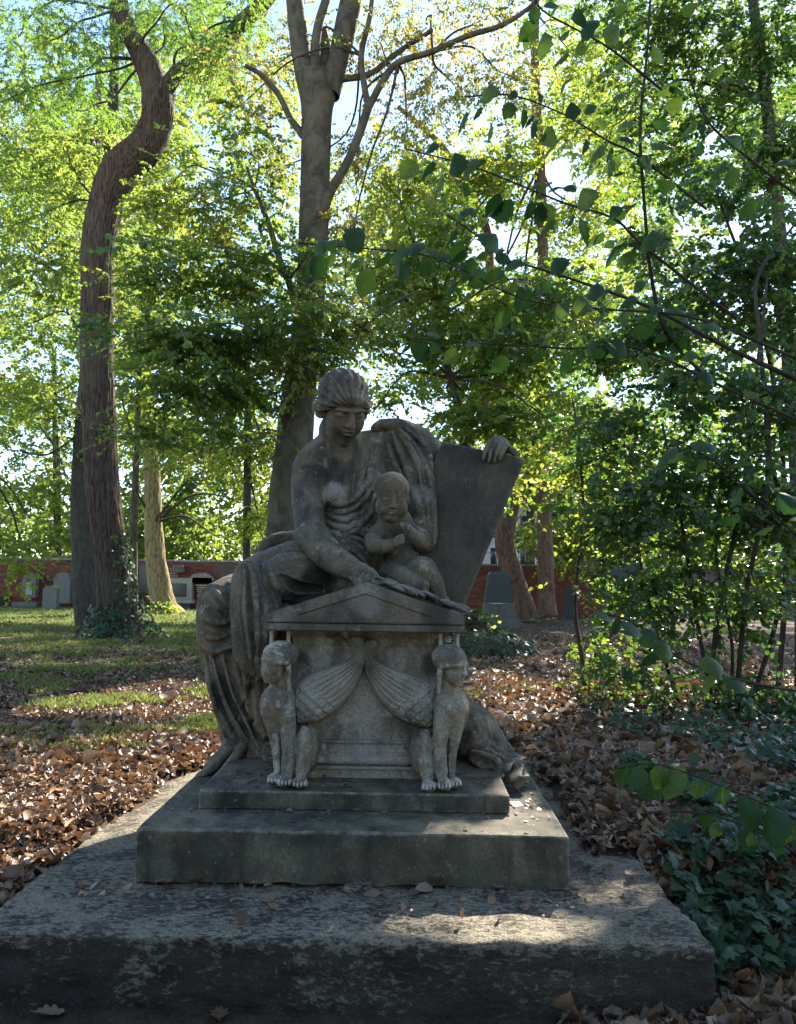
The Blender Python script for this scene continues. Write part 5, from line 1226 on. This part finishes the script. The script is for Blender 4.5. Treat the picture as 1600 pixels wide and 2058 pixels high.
for nm, lb, pts, bk, cl, lm in slim:
    e = tree(nm, lb, pts[0][0], pts[0][1], pts[0][2], 'trees of the wood')
    limb('trunk', pts, M[bk], e, 'plain', 28, .2, 0, len(lb))
    dd = pts[0][2]
    k = max(1, len(pts)//3)
    crown(e, cl, .14 if dd < 28 else .2, M[lm], 12, .9 if dd < 28 else 1.2, .36, start=[pts[-2], pts[-k-1]], planar=.45, bmat=M['darkbark'])
# --- woodland beyond the wall: one mass
parts = []
wr = np.random.default_rng(9)
for i in range(215):
    u = wr.uniform(-150, 1750); d = wr.uniform(42, 70); v = wr.uniform(80, 1120) if wr.random() < .66 else wr.uniform(1030, 1135)
    if 955 < u < 1250 and v > 1020: continue
    if 640 < u < 1100 and v < 360: continue
    c = at(u, v, d); q = px(c)
    g_, _ = sprays(c, (95*q, 4, 75*q), 72, .42, 11, 1.8, .38, .15, planar=.5)
    parts.append(g_)
V_, T_, r_ = join_parts(parts)
tag(mobj('distant_woodland', V_, T_, M['leaf_far'], None, False, r_), 'sunlit green woodland far behind the red brick wall', 'woodland', kind='stuff')
# --- tall tree beside the camera's right whose crown shades the monument
t6 = tree('shade_tree', 'tall leafy tree at the far side of the shrubbery, crown high above', 1500, 1300, 12)
limb('trunk', [(1620, 1330, 12, 40), (1612, 1100, 12, 30), (1590, 800, 12, 26), (1570, 500, 12, 24), (1540, 200, 12, 22), (1500, -100, 12, 18), (1450, -500, 12, 14)], M['darkbark'], t6, 'plain', 28, .15, 0, 33)
crown(t6, [(1500, 90, 12, 130, 130, 1.8, 300), (1330, 90, 12, 110, 110, 1.8, 190), (1560, 300, 12, 90, 110, 1.6, 210), (1400, 280, 12.5, 110, 90, 1.6, 170), (1300, -150, 12, 220, 130, 2, 240), (1500, -250, 11.5, 200, 150, 2, 240), (1250, 230, 12.5, 70, 70, 1.3, 60), (1050, -160, 12, 160, 90, 2, 130)], .095, M['leaf_dark'], 13, .65, .36, start=[(1540, 200, 12, 22), (1570, 500, 12, 24), (1500, -100, 12, 18)], planar=.45, twigs=.8)

# --- unseen wood added behind the viewer and to both sides to block frontal sky light
parts = []; wr = np.random.default_rng(19)
for i in range(62):
    a = wr.uniform(-.18*math.pi, 1.18*math.pi); rd = wr.uniform(9, 15)
    c = np.array([rd*math.cos(a)*1.15, -1.5-rd*math.sin(a)*.8, wr.uniform(.5, 6.5)])
    if c[1] > 1: continue
    parts.append(sprays(c, (2.2, 2.2, 1.6), 40, .42, 10, 1.6, .4, .15, planar=.6, prune=False)[0])
V_, T_, r_ = join_parts(parts)
tag(mobj('unseen_wood', V_, T_, M['leaf_dark'], None, False, r_), 'unseen leafy wood added on the near side of the monument to block frontal light', 'woodland', kind='stuff')
# ------------------------------------------------------------------ shrubbery on the right
def shrub(name, label, stems, clumps, leaf, mat, per=12, length=.45, wid=.38, u=0, v=0, d=8, dens=1.0, planar=.55):
    P = at(u, v, d); e = empty(name, (P[0], P[1], GZ)); tag(e, label, 'shrub', 'shrubs beside the monument')
    for i, st in enumerate(stems): limb('stem', st, M['twig'], e, 'plain', 8, .12, .03, i)
    crown(e, clumps, leaf, M[mat], per, length, wid, six=True, dens=dens*.72, twigs=.55, planar=planar, name='foliage', droop=.12)
    return e
shrub('leafy_shrub', 'dense dark shrub of many thin stems behind the ivy bed', 
      [[(1420, 1455, 8, 12), (1440, 1250, 8, 10), (1490, 1000, 8, 9), (1520, 760, 8, 7), (1540, 560, 8, 5)], [(1480, 1450, 8, 12), (1500, 1200, 7.8, 10), (1545, 960, 7.6, 10), (1530, 700, 7.5, 9), (1525, 560, 7.5, 7), (1600, 450, 7.4, 5)], [(1440, 1450, 8, 10), (1400, 1250, 8, 8), (1370, 1050, 8, 7), (1330, 850, 8, 5)], [(1500, 1450, 8, 10), (1560, 1250, 8, 9), (1585, 1080, 8, 9), (1550, 930, 7.8, 9), (1540, 800, 7.7, 8)], [(1380, 1455, 8.2, 9), (1330, 1300, 8.2, 7), (1290, 1150, 8.2, 6), (1270, 980, 8.2, 4)], [(1460, 1450, 8, 8), (1470, 1300, 8, 7), (1440, 1100, 8.1, 6), (1460, 900, 8.1, 5)]],
      [(1330, 1010, 8.2, 130, 120, .8, 210), (1480, 980, 8, 120, 130, .8, 210), (1300, 1190, 8, 110, 110, .7, 130), (1460, 1210, 8, 120, 110, .7, 130), (1240, 1060, 8.3, 80, 80, .7, 90), (1570, 1050, 8, 60, 110, .7, 100), (1250, 880, 8.6, 110, 80, .8, 130), (1400, 800, 8.4, 130, 90, .9, 190), (1560, 800, 8, 80, 110, .8, 140), (1380, 1370, 8, 130, 60, .6, 60), (1240, 1330, 8.2, 70, 60, .5, 36), (1560, 1400, 7.8, 70, 60, .5, 50)],
      .072, 'leaf_dark', u=1440, v=1455, d=8)
shrub('leafy_shrub', 'tall airy shrub with arching stems rising at the edge of the lawn', 
      [[(1560, 1430, 9.5, 12), (1580, 1100, 9.5, 11), (1560, 800, 9.3, 9), (1500, 560, 9.2, 7), (1440, 380, 9, 5)], [(1600, 1430, 9.5, 12), (1620, 1000, 9.3, 10), (1590, 700, 9.2, 8), (1590, 480, 9, 6)]],
      [(1450, 560, 9, 130, 110, .9, 210), (1330, 660, 9, 110, 80, .8, 140), (1560, 520, 9, 90, 110, .8, 160), (1560, 650, 9, 90, 80, .8, 110), (1230, 720, 9.4, 90, 60, .8, 90), (1470, 390, 9, 100, 70, .9, 110), (1330, 480, 9.4, 80, 60, .8, 70), (1580, 1150, 9.4, 70, 110, .8, 100)], .078, 'leaf_dark', u=1570, v=1430, d=9.5)
shrub('sapling', 'young sapling with pale sunlit leaves between the straight trunk and the shrubs', 
      [[(1180, 1430, 9, 11), (1168, 1320, 9, 9), (1155, 1220, 9, 8), (1170, 1050, 9, 6), (1165, 900, 9, 5), (1150, 800, 9, 3)]],
      [(1075, 1225, 9.5, 55, 45, .5, 26), (1110, 1290, 9.2, 55, 40, .5, 34), (1180, 1300, 9, 60, 70, .5, 50), (1160, 1180, 9, 60, 50, .5, 30), (1180, 1060, 9, 70, 60, .6, 40), (1150, 950, 9.2, 60, 60, .6, 36), (1210, 1390, 8.8, 50, 40, .4, 40), (1120, 1380, 8.8, 50, 40, .4, 20)], .058, 'leaf_bright', u=1180, v=1430, d=9, per=9)
shrub('hanging_shrub', 'sunlit leafy twigs hanging before the graves, rooted beside the lawn', 
      [[(-90, 1300, 11, 14), (-80, 1050, 11, 12), (-40, 950, 11, 9), (10, 1000, 11, 5), (40, 1080, 11, 3)], [(-60, 980, 11, 7), (0, 960, 11, 4), (60, 1040, 11, 3)]],
      [(20, 1080, 11, 50, 60, .6, 34), (60, 1110, 11, 30, 45, .5, 18), (10, 1180, 11, 25, 45, .4, 14), (-60, 1000, 11, 70, 90, .8, 50)], .075, 'leaf_bright', u=-90, v=1300, d=11, per=9)
shrub('fern_clump', 'small bright plant at the foot of the ochre trunk', [[(325, 1240, 26, 4), (322, 1215, 26, 3)]], [(318, 1222, 26, 22, 16, .4, 22), (300, 1228, 26, 14, 10, .3, 8), (352, 1228, 26, 10, 10, .3, 8)], .12, 'leaf_bright', u=325, v=1240, d=26, per=8)
# --- hazel boughs reaching in from the right with large toothed leaves, each leaf its own piece
def hazel_leaf(L_, W_, fold, curl, seed):
    rr = random.Random(seed); n = 9; V, Fq = [], []
    for i in range(n):
        t = i/(n-1); w = W_*(math.sin(math.pi*min(1, t*.8+.14))**.9)*(1-.5*t**3)*1.05 if 0 < i < n-1 else (.01 if i else .012)
        if 0 < i < n-1: w *= 1+(.13 if i % 2 else -.05)
        z = -curl*t*t; y = t
        V += [(-w, y-.05*(i % 2), z-fold*w), (-w*.5, y, z-fold*w*.35+.012), (0, y, z), (w*.5, y, z-fold*w*.35+.012), (w, y-.05*(i % 2), z-fold*w+.02*rr.uniform(-1, 1))]
    for i in range(n-1):
        for k in range(4):
            a = i*5+k; Fq.append((a, a+1, a+6, a+5))
    V = np.array(V)*L_*np.array([1, 1, 1]); return V, np.array(Fq)
HZ = [mesh_data('leaf', *hazel_leaf(1.0, .40+.03*i, .2+.22*i, .05+.26*i, i), M['leaf_hazel']) for i in range(4)]
hz = empty('hazel_bush', (2.6, 3.6, GZ)); tag(hz, 'hazel bush whose boughs of large toothed leaves reach across the right side', 'shrub')
rh = random.Random(8); n_leaf = 0
def bough(pts, n, size, t0=.15, sag=.5, twig=.17):
    global n_leaf
    TA, TB = [], []
    b = limb('bough', pts, M['twig'], hz, 'plain', 8, .05, .0, n_leaf)
    W = np.array([at(u, v, d) for u, v, d, w_ in pts]); C = catmull(W, 12)
    for i in range(n):
        f = (t0+(1-t0)*(i+rh.random()*.7)/n)*(len(C)-2); k = min(int(f), len(C)-2)
        P = C[k]+(C[k+1]-C[k])*(f-k); T = nrm(C[k+1]-C[k]); side = 1 if i % 2 else -1
        s_ = nrm(np.cross(T, np.array([0, 0, 1.0])))
        off = twig*rh.uniform(.1, 1.0); P_0 = P
        P = P+s_*side*off+np.array([0, 0, rh.uniform(-.3, .25)*off])
        if not sun_keep(P[None])[0]: continue
        TA.append(P_0-T*off*.6); TB.append(P)
        d_ = nrm(T*rh.uniform(.2, .9)+s_*side*rh.uniform(.3, 1.0)+np.array([0, 0, -sag*rh.uniform(.4, 1.7)]))
        up = nrm(np.array([rh.gauss(0, .45), rh.gauss(0, .45), 1.0])); xx = nrm(np.cross(d_, up)); up = np.cross(xx, d_)
        o = bpy.data.objects.new('leaf', rh.choice(HZ)); COL.objects.link(o); set_parent(o, b); n_leaf += 1
        s = size*rh.uniform(.4, 1.1)
        o.matrix_basis = Matrix(((xx[0], d_[0], up[0], P[0]), (xx[1], d_[1], up[1], P[1]), (xx[2], d_[2], up[2], P[2]), (0, 0, 0, 1))) @ Matrix.Scale(s, 4)
    V, Fq = twig_mesh(np.array(TA), np.array(TB), .0025); mobj('twigs', V, Fq, M['twig'], hz, True, None, 'stuff')
bough([(1640, 780, 4.4, 12), (1465, 700, 4.1, 9), (1300, 615, 3.9, 7), (1100, 545, 3.7, 5), (1015, 520, 3.65, 4), (960, 475, 3.6, 3), (900, 432, 3.55, 2)], 38, 0.122)
bough([(1480, 640, 4.1, 7), (1300, 500, 3.9, 6), (1235, 440, 3.85, 5), (1140, 410, 3.8, 4), (1065, 380, 3.75, 4), (950, 335, 3.7, 3), (820, 300, 3.6, 2)], 36, 0.119)
bough([(1420, 420, 4.0, 6), (1285, 315, 3.8, 5), (1225, 285, 3.7, 4), (1160, 245, 3.6, 3), (1100, 215, 3.5, 3), (1020, 190, 3.45, 2), (935, 195, 3.4, 2)], 30, 0.115)
bough([(1420, 760, 4.2, 7), (1340, 670, 4.1, 8), (1310, 560, 4.0, 8), (1296, 420, 3.9, 7), (1287, 260, 3.8, 6), (1300, 110, 3.7, 5), (1308, -20, 3.6, 4)], 22, 0.112)
bough([(1330, 180, 3.5, 5), (1230, 100, 3.3, 4), (1160, 60, 3.2, 3), (1090, 20, 3.1, 2), (1060, -30, 3.1, 2)], 15, 0.112, .3, .8)
bough([(1600, 720, 4.2, 7), (1400, 640, 3.9, 6), (1200, 620, 3.7, 4), (1050, 600, 3.55, 3), (880, 520, 3.4, 3), (740, 500, 3.3, 2.5), (600, 488, 3.2, 2)], 42, 0.110, .3)
bough([(1640, 860, 4.4, 8), (1480, 790, 4.2, 6), (1280, 700, 4.0, 5), (1150, 700, 3.9, 4), (960, 690, 3.8, 2), (830, 680, 3.75, 1.5)], 28, 0.107)
bough([(1640, 420, 4.0, 6), (1520, 330, 3.9, 5), (1420, 240, 3.8, 4), (1380, 130, 3.7, 3)], 14, 0.119)
bough([(1700, 1700, 2.7, 5), (1600, 1645, 2.72, 4), (1500, 1600, 2.75, 3.5), (1400, 1560, 2.8, 3), (1310, 1535, 2.82, 2.5), (1240, 1545, 2.85, 2)], 21, 0.110, .05, .9, .07)
bough([(1660, 1400, 3.6, 6), (1500, 1370, 3.5, 5), (1380, 1330, 3.4, 4), (1270, 1250, 3.3, 3), (1190, 1230, 3.25, 2)], 13, 0.110, .3)
bough([(1650, 1120, 4.0, 6), (1540, 1020, 3.8, 4), (1440, 930, 3.7, 3), (1350, 880, 3.6, 2)], 14, 0.119)
bough([(1660, 1760, 2.9, 4), (1560, 1690, 2.9, 3), (1440, 1640, 2.95, 3), (1350, 1630, 3.0, 2)], 8, 0.094, .3, .8, .05)
# a thin upright hazel stem joins the boughs to the ground outside the view
limb('stem', [(1900, 1800, 4.6, 30), (1800, 1300, 4.6, 24), (1700, 900, 4.5, 18), (1640, 780, 4.4, 12)], M['twig'], hz); limb('stem', [(1800, 1300, 4.6, 20), (1720, 1000, 4.4, 14), (1640, 860, 4.4, 8), (1600, 720, 4.2, 7), (1640, 420, 4.0, 6)], M['twig'], hz)
limb('stem', [(1820, 1500, 4.4, 14), (1740, 1440, 4.0, 10), (1660, 1400, 3.6, 6)], M['twig'], hz); limb('stem', [(1860, 1700, 4.5, 14), (1760, 1690, 3.4, 9), (1700, 1700, 2.7, 5)], M['twig'], hz)
# ------------------------------------------------------------------ ivy
def ivy_shape():
    a = [(0, 0), (.30, -.10), (.48, .16), (.30, .34), (.40, .58), (.16, .62), (0, 1.0), (-.16, .62), (-.40, .58), (-.30, .34), (-.48, .16), (-.30, -.10)]
    V = [(0, .3, .03)]+[(x, y, -.10*abs(x)-.06*y) for x, y in a]
    return np.array(V), np.array([(0, i, i % 12+1) for i in range(1, 13)])
IV, IT = ivy_shape()
def ivy_leaves(P, size, tilt=.5, toward=None):
    k = len(P); Nn = nrm(np.array([0, -.25, 1.0])+rng.normal(size=(k, 3))*tilt) if toward is None else nrm(toward+rng.normal(size=(k, 3))*tilt)
    A = nrm(np.cross(Nn, rng.normal(size=(k, 3)))); S = np.cross(A, Nn); s = (size*rng.uniform(.55, 1.2, k))[:, None, None]
    V = P[:, None]+s*(IV[None, :, 0:1]*S[:, None]+IV[None, :, 1:2]*A[:, None]+IV[None, :, 2:3]*Nn[:, None])
    T = (np.arange(k)[:, None, None]*13+IT[None]).reshape(-1, 3)
    return V.reshape(-1, 3), T, np.repeat(rng.random(k), 12), (A, S, Nn, s)
ivy = empty('ivy_bed', (2.2, 4.2, GZ)); tag(ivy, 'bed of dark ivy creeping over the ground right of the slab', 'ivy')
ivm = mesh_data('leaf', IV, IT, M['leaf_ivy_one'], True)
def ivy_points(n, poly, seed):
    r = np.random.default_rng(seed); out = []
    poly = np.array(poly, float); lo, hi = poly.min(0), poly.max(0)
    while len(out) < n:
        u, v = r.uniform(lo[0], hi[0]), r.uniform(lo[1], hi[1]); ins = False; j = len(poly)-1
        for i in range(len(poly)):
            if (poly[i][1] > v) != (poly[j][1] > v) and u < (poly[j][0]-poly[i][0])*(v-poly[i][1])/(poly[j][1]-poly[i][1])+poly[i][0]: ins = not ins
            j = i
        if ins:
            P = on_ground(u, v); P[2] = ground_z(P[0], P[1])+r.uniform(.03, .13); out.append(P)
    return np.array(out)
near_iv = ivy_points(280, [(1330, 1740), (1420, 1690), (1520, 1640), (1700, 1620), (1720, 1850), (1600, 1880), (1480, 1880), (1400, 1830)], 3)
_, _, _, (A, S, Nn, s) = ivy_leaves(near_iv, .072)
for i in range(len(near_iv)):
    o = bpy.data.objects.new('leaf', ivm); COL.objects.link(o); set_parent(o, ivy); q = float(s[i, 0, 0])
    o.matrix_basis = Matrix(((S[i][0]*q, A[i][0]*q, Nn[i][0]*q, near_iv[i][0]), (S[i][1]*q, A[i][1]*q, Nn[i][1]*q, near_iv[i][1]), (S[i][2]*q, A[i][2]*q, Nn[i][2]*q, near_iv[i][2]), (0, 0, 0, 1)))
parts = [ivy_leaves(ivy_points(900, [(1330, 1740), (1420, 1690), (1520, 1640), (1700, 1620), (1720, 1850), (1600, 1880), (1480, 1880), (1400, 1830)], 13)-np.array([0, 0, .03]), .07)[:3],
         ivy_leaves(ivy_points(950, [(1180, 1440), (1300, 1420), (1500, 1430), (1750, 1440), (1750, 1600), (1560, 1590), (1400, 1510), (1250, 1480)], 4), .075)[:3],
         ivy_leaves(ivy_points(120, [(1345, 1770), (1400, 1800), (1450, 1880), (1430, 1900), (1380, 1840)], 6)+np.array([0, 0, .04]), .07)[:3],
         ivy_leaves(ivy_points(260, [(1230, 1560), (1400, 1600), (1500, 1660), (1420, 1690), (1300, 1620)], 7), .07)[:3]]
V_, T_, r_ = join_parts(parts); mobj('undergrowth', V_, T_, M['leaf_ivy'], ivy, True, r_, 'stuff')
# ivy round the robinia's foot and on the mound and grave behind the sarcophagus
def ivy_on_curve(fn, n, size, name, parent):
    P, Nn = fn(n); g_ = ivy_leaves(P, size, .45, Nn)[:3]; return mobj(name, g_[0], g_[1], M['leaf_ivy'], parent, True, g_[2], 'stuff')
def foot_ivy(n):
    r = np.random.default_rng(6); c = at(246, 1300, 16); h = 2.3*r.random(n)**2.2; th = r.uniform(-math.pi, math.pi*.6, n)
    side = (np.cos(th) > .35) | (h < .55)
    h = np.where(side, h, h*.3); rad = .62*np.exp(-h*1.6)+.36
    ax = np.interp(h, [0, .4, 1.2, 2.3], [at(246, 1300, 16)[0], at(240, 1275, 16)[0], at(231, 1200, 16)[0], at(222, 1105, 16)[0]])
    Nn = np.stack([np.cos(th), np.sin(th), np.zeros(n)+.3], 1)
    return np.stack([ax+rad*np.cos(th), 16+rad*np.sin(th), GZ+h], 1), Nn
ivy_on_curve(foot_ivy, 1300, .09, 'ivy', t_)
md = empty('ivy_mound', (at(975, 1270, 14)[0], 14, GZ)); tag(md, 'low grave mound smothered in dark ivy behind the sarcophagus', 'grave mound')
mc = at(975, 1290, 14)
Vm = Vol((mc[0]-1.9, 12.6, GZ-.15), (mc[0]+1.7, 16.2, 1.1), .06); Vm.ell((mc[0], 14.3, GZ), (1.0, 1.1, .32), .1); Vm.ell((mc[0]-.15, 15, GZ+.1), (.42, .4, .62), .1); Vm.rough(.08, 2.5, 3)
V_, Q_ = Vm.mesh(); mobj('soil', V_, Q_, M['ground'], md)
def mound_ivy(n):
    r = np.random.default_rng(8); i = r.integers(0, len(V_), n); P = V_[i]; return P+r.normal(size=(n, 3))*.04, nrm(np.stack([(P[:, 0]-mc[0]), (P[:, 1]-14.3), .6+0*P[:, 0]], 1))
ivy_on_curve(mound_ivy, 2600, .085, 'ivy', md)
# ------------------------------------------------------------------ grass
def in_slab(P, m=.0): return ~((P[:, 0] > .86) & (P[:, 1] > 3.45)) & ~((P[:, 1] > 3.4) & (P[:, 0] < -1.62+.17*(P[:, 1]-3.3))) & (P[:, 0] > bx0-m) & (P[:, 0] < bx1+m) & (P[:, 1] > 2.74-m) & (P[:, 1] < 5.7+m)
def grass(n, ulo, uhi, vlo, vhi, hgt, wd, seed, thr):
    r = np.random.default_rng(seed); u, v = r.uniform(ulo, uhi, n), r.uniform(vlo, vhi, n)
    D = FWD+RIGHT*((u-CX)/F)[:, None]-UP*((v-CY)/F)[:, None]; P = CAM+D*((GZ-CAM[2])/D[:, 2])[:, None]
    f = fbm(P[:, 0]*.8, P[:, 1]*.8, 3.1, 3)+sstep(8, 24, P[:, 1])*.5
    P = P[(f > thr) & ~in_slab(P, .1)]; k = len(P)
    P[:, 2] = ground_z(P[:, 0], P[:, 1])-.01
    A = nrm(np.array([0, 0, 1.0])+r.normal(size=(k, 3))*np.array([.45, .45, .1])); S = nrm(np.cross(A, r.normal(size=(k, 3)))); h = (hgt*r.uniform(.5, 1.4, k))[:, None]
    bend = nrm(r.normal(size=(k, 3))*np.array([1, 1, .2]))*.35
    w = wd*np.maximum(1, P[:, 1:2]/9)
    V = np.stack([P-S*w, P+S*w, P+A*h*.6+S*w*.6, P+(A+bend)*h], 1).reshape(-1, 3)
    b = np.arange(k)[:, None]*4; T = np.vstack([b+np.array([0, 1, 2]), b+np.array([0, 2, 3])])
    rv = np.clip(r.normal(.4, .25, k), 0, 1); return V, T, np.concatenate([rv, rv])
gp = [grass(42000, -60, 470, 1290, 1500, .07, .0022, 1, .12), grass(30000, -60, 640, 1226, 1300, .08, .004, 2, .22), grass(5000, -40, 420, 1480, 1600, .06, .002, 3, .30), grass(5000, 930, 1250, 1290, 1420, .06, .0025, 4, .28)]
V_, T_, r_ = join_parts(gp); tag(mobj('grass', V_, T_, M['grass'], None, False, r_), 'thin green grass growing through the fallen leaves on the lawn', 'grass', kind='stuff')
# ------------------------------------------------------------------ fallen leaves
def litter(n, box_, size, seed, cover, rows=4, lift=.03):
    """curled dry leaves: a lobed outline bent along and across"""
    r = np.random.default_rng(seed); u0, u1, v0, v1 = box_
    u = r.uniform(u0, u1, n); v = r.uniform(v0, v1, n)
    D = FWD+RIGHT*((u-CX)/F)[:, None]-UP*((v-CY)/F)[:, None]; P = CAM+D*((GZ*.7-CAM[2])/D[:, 2])[:, None]
    kp = ~in_slab(P, -.02) & (fbm(P[:, 0]*.9+7, P[:, 1]*.9, 1.1, 3)+.55*r.random(n)-.15 > cover); P = P[kp]; k = len(P)
    P[:, 2] = ground_z(P[:, 0], P[:, 1])+lift*r.random(k)
    Nn = nrm(np.array([0, 0, 1.0])+r.normal(size=(k, 3))*.5); A = nrm(np.cross(Nn, r.normal(size=(k, 3)))); S = np.cross(A, Nn)
    s = (size*np.exp(r.normal(-.15, .35, k)))[:, None]; cu = r.uniform(-.5, 1.5, k)[:, None]; cv = r.uniform(-.9, 1.3, k)[:, None]; wd = r.uniform(.26, .5, k)[:, None]
    if rows == 4:
        prof = [(0, .04, 0), (.2, .68, 0), (.4, .95, 0), (.6, .88, 0), (.82, .52, 0), (1, .02, 0)]
    elif rows == 2: prof = [(0, .12, 0), (.5, 1.0, 0), (1, .1, 0)]
    else: prof = [(0, .1, 0), (.4, 1.0, 0), (.75, .7, 0), (1, .03, 0)]
    VV = []
    lob = (r.random((k, 1, 1)) < .35)*np.where(np.arange(len(prof)) % 2 == 0, -.3, .25)[None, :, None]
    jit = r.uniform(.82, 1.18, (k, len(prof), 3))+lob
    for i, (y, w_, _) in enumerate(prof):
        mid = P+A*s*(y-.5)+Nn*s*(cv*((y-.5)**2)*1.6-.05)
        for e, sg in enumerate((-1, 0, 1)):
            if sg == 0: VV.append(mid)
            else: VV.append(mid+S*sg*s*w_*wd*jit[:, i, e:e+1]+Nn*s*cu*w_*wd*.9)
    nv = len(VV); V = np.stack(VV, 1).reshape(-1, 3)
    q = []
    for i in range(len(prof)-1):
        for e in range(2): a = i*3+e; q.append((a, a+1, a+4, a+3))
    Fq = (np.arange(k)[:, None, None]*nv+np.array(q)[None]).reshape(-1, 4)
    rv = np.clip(r.random(k), 0, 1); return V, Fq, np.repeat(rv, len(q))
lp = [litter(6500, (1130, 1720, 1560, 2140), .068, 1, -.7), litter(8000, (-120, 460, 1480, 1860), .047, 2, -.7), litter(5000, (960, 1700, 1380, 1620), .08, 3, -.6),
      litter(13000, (-120, 480, 1310, 1530), .05, 4, -.1, 2), litter(8000, (-120, 1300, 1245, 1340), .065, 5, .12, 2), litter(3000, (950, 1300, 1280, 1420), .08, 6, -.4, 3), litter(1500, (-100, 470, 1480, 1600), .07, 7, -.6),
      litter(900, (1420, 1720, 1850, 2200), .10, 8, -1.0), litter(900, (-50, 1500, 2030, 2200), .055, 9, -.2), litter(3000, (1200, 1780, 1285, 1420), .085, 12, -.6, 2), litter(6000, (-120, 420, 1480, 1860), .026, 10, -.6, 2, .02), litter(5000, (1130, 1720, 1480, 2140), .035, 11, -.6, 2, .02)]
V_, T_, r_ = join_parts(lp); tag(mobj('leaf_litter', V_, T_, M['litter'], None, True, r_), 'brown curled fallen leaves covering the ground round the monument', 'leaf litter', kind='stuff')
# single leaves lying on the stonework
def dry_leaf(seed, lob):
    r = random.Random(seed); n = 11; V, Fq = [], []
    for i in range(n):
        t = i/(n-1); w = .42*math.sin(math.pi*min(1, t*.9+.05))**.8*(1+lob*math.cos(t*19))
        z = .35*(t-.5)**2+.03*r.uniform(-1, 1)
        for k in range(5):
            a = (k-2)/2; V.append((a*w*(1-.15*abs(a)), t, z+.35*w*a*a+.02*r.uniform(-1, 1)))
    for i in range(n-1):
        for k in range(4): a = i*5+k; Fq.append((a, a+1, a+6, a+5))
    V += [(-.012, -.25, .12), (.012, -.25, .12)]; b = len(V)-2; Fq.append((b, b+1, 3, 1))
    return mesh_data('fallen_leaf', np.array(V)-np.array([0, .5, 0]), np.array(Fq), M['litter_one'])
DL = [dry_leaf(i, (.0, .22, .32)[i % 3]) for i in range(6)]
for i, (u, v, z, s, lb) in enumerate([(485, 1853, BZ, .075, 'curled tan leaf alone on the lichened top of the foundation slab'), (332, 1780, BZ, .09, 'dull brown leaf tucked against the lower corner of the plinth'), (390, 1776, BZ, .06, 'small dark leaf under the chipped edge of the plinth'),
        (505, 2030, 0, .12, 'large upright brown leaf on the ground before the foundation slab'), (100, 2046, 0, .09, 'orange-brown leaf on the ground before the slab, by itself'), (440, 2048, 0, .08, 'crumpled brown leaf on the ground beside the large upright leaf'), (1255, 1868, BZ, .06, 'narrow pale leaf on the sunlit edge of the slab'),
        (1320, 1876, BZ, .055, 'rust leaf near the corner of the foundation slab'), (1000, 1790, BZ, .05, 'thin bleached leaf below the plinth front, on the slab'), (1270, 1765, BZ, .08, 'rust-red leaf at the back of the slab beside the ivy'), (1220, 1752, BZ, .07, 'grey-brown leaf beside the plinth corner on the slab'), (1180, 1750, BZ, .075, 'pale curled leaf touching the plinth corner'),
        (405, 1749, BZ, .06, 'tan leaf on the slab beside the plinth side'), (752, 1559, P3Z, .05, 'reddish leaf lying against the sarcophagus base moulding'), (537, 1550, P3Z, .035, 'tiny ochre leaf behind the paw of the faceless sphinx'), (985, 1528, P3Z, .06, 'bleached leaf on the back corner of the top slab'), (1010, 1972, BZ*0+.02, .07, 'twisted pale leaf on the ground at the slab front')]):
    if z < .1: P = on_ground(u, v, -.05); z = float(ground_z(P[0], P[1]))
    P = on_ground(u, v, z); o = bpy.data.objects.new('fallen_leaf', DL[i % 6]); COL.objects.link(o)
    o.matrix_basis = Matrix.Translation((P[0], P[1], z+.012)) @ Matrix.Rotation(rh.uniform(0, 6.28), 4, 'Z') @ Matrix.Rotation(rh.uniform(-.3, .3), 4, 'X') @ Matrix.Scale(s, 4)
    tag(o, lb, 'leaf', 'single leaves on the stonework')
# sticks
for pts, lb in (([(1440, 1958, 2.9, 7), (1475, 1985, 2.8, 5)], 'short pale stick poking from the litter beside the slab'), ([(840, 2040, 2.68, 8), (890, 2045, 2.66, 6), (940, 2056, 2.64, 4)], 'dark bent twig on the ground before the slab')):
    W = [on_ground(u, v, -.04 if u < 1000 else .06) for u, v, _, _ in pts]; V_, F_ = tube(catmull(W+[W[-1]+.02], 4), np.linspace(.008, .004, len(catmull(W+[W[-1]+.02], 4))), 6)
    tag(mobj('stick', V_, F_, M['twig']), lb, 'stick')

# crumbs of bark, soil and leaf caught on the ledges
r = np.random.default_rng(77); PP = []
for z, x0, x1, y0, y1, n in ((P3Z, p3[0][0]+.05, p3[1][0]-.05, 3.5, 3.78, 130), (P2Z, p2[0][0]+.05, p2[1][0]-.03, 3.22, 3.46, 60), (BZ, bx0+.1, bx1-.1, 3.02, 3.18, 150), (BZ, bx0+.2, bx1-.2, 2.8, 3.1, 90), (P2Z, p3[1][0]+.02, p2[1][0]-.03, 3.5, 4.4, 70)):
    k = n; PP.append(np.stack([r.uniform(x0, x1, k), y1-(y1-y0)*r.random(k)**1.6, np.full(k, z+.006)], 1))
P = np.vstack(PP); k = len(P); Nn = nrm(np.array([0, 0, 1.0])+r.normal(size=(k, 3))*.4); A = nrm(np.cross(Nn, r.normal(size=(k, 3))))
V_, T_, r_ = leaf_faces(P, A, Nn, .03*np.exp(r.normal(-.3, .5, k)), .28, True, r.random(k)*.6)
tag(mobj('crumbs', V_, T_, M['litter'], None, True, r_), 'crumbs of bark and leaf scattered on the stone ledges', 'debris', kind='stuff')
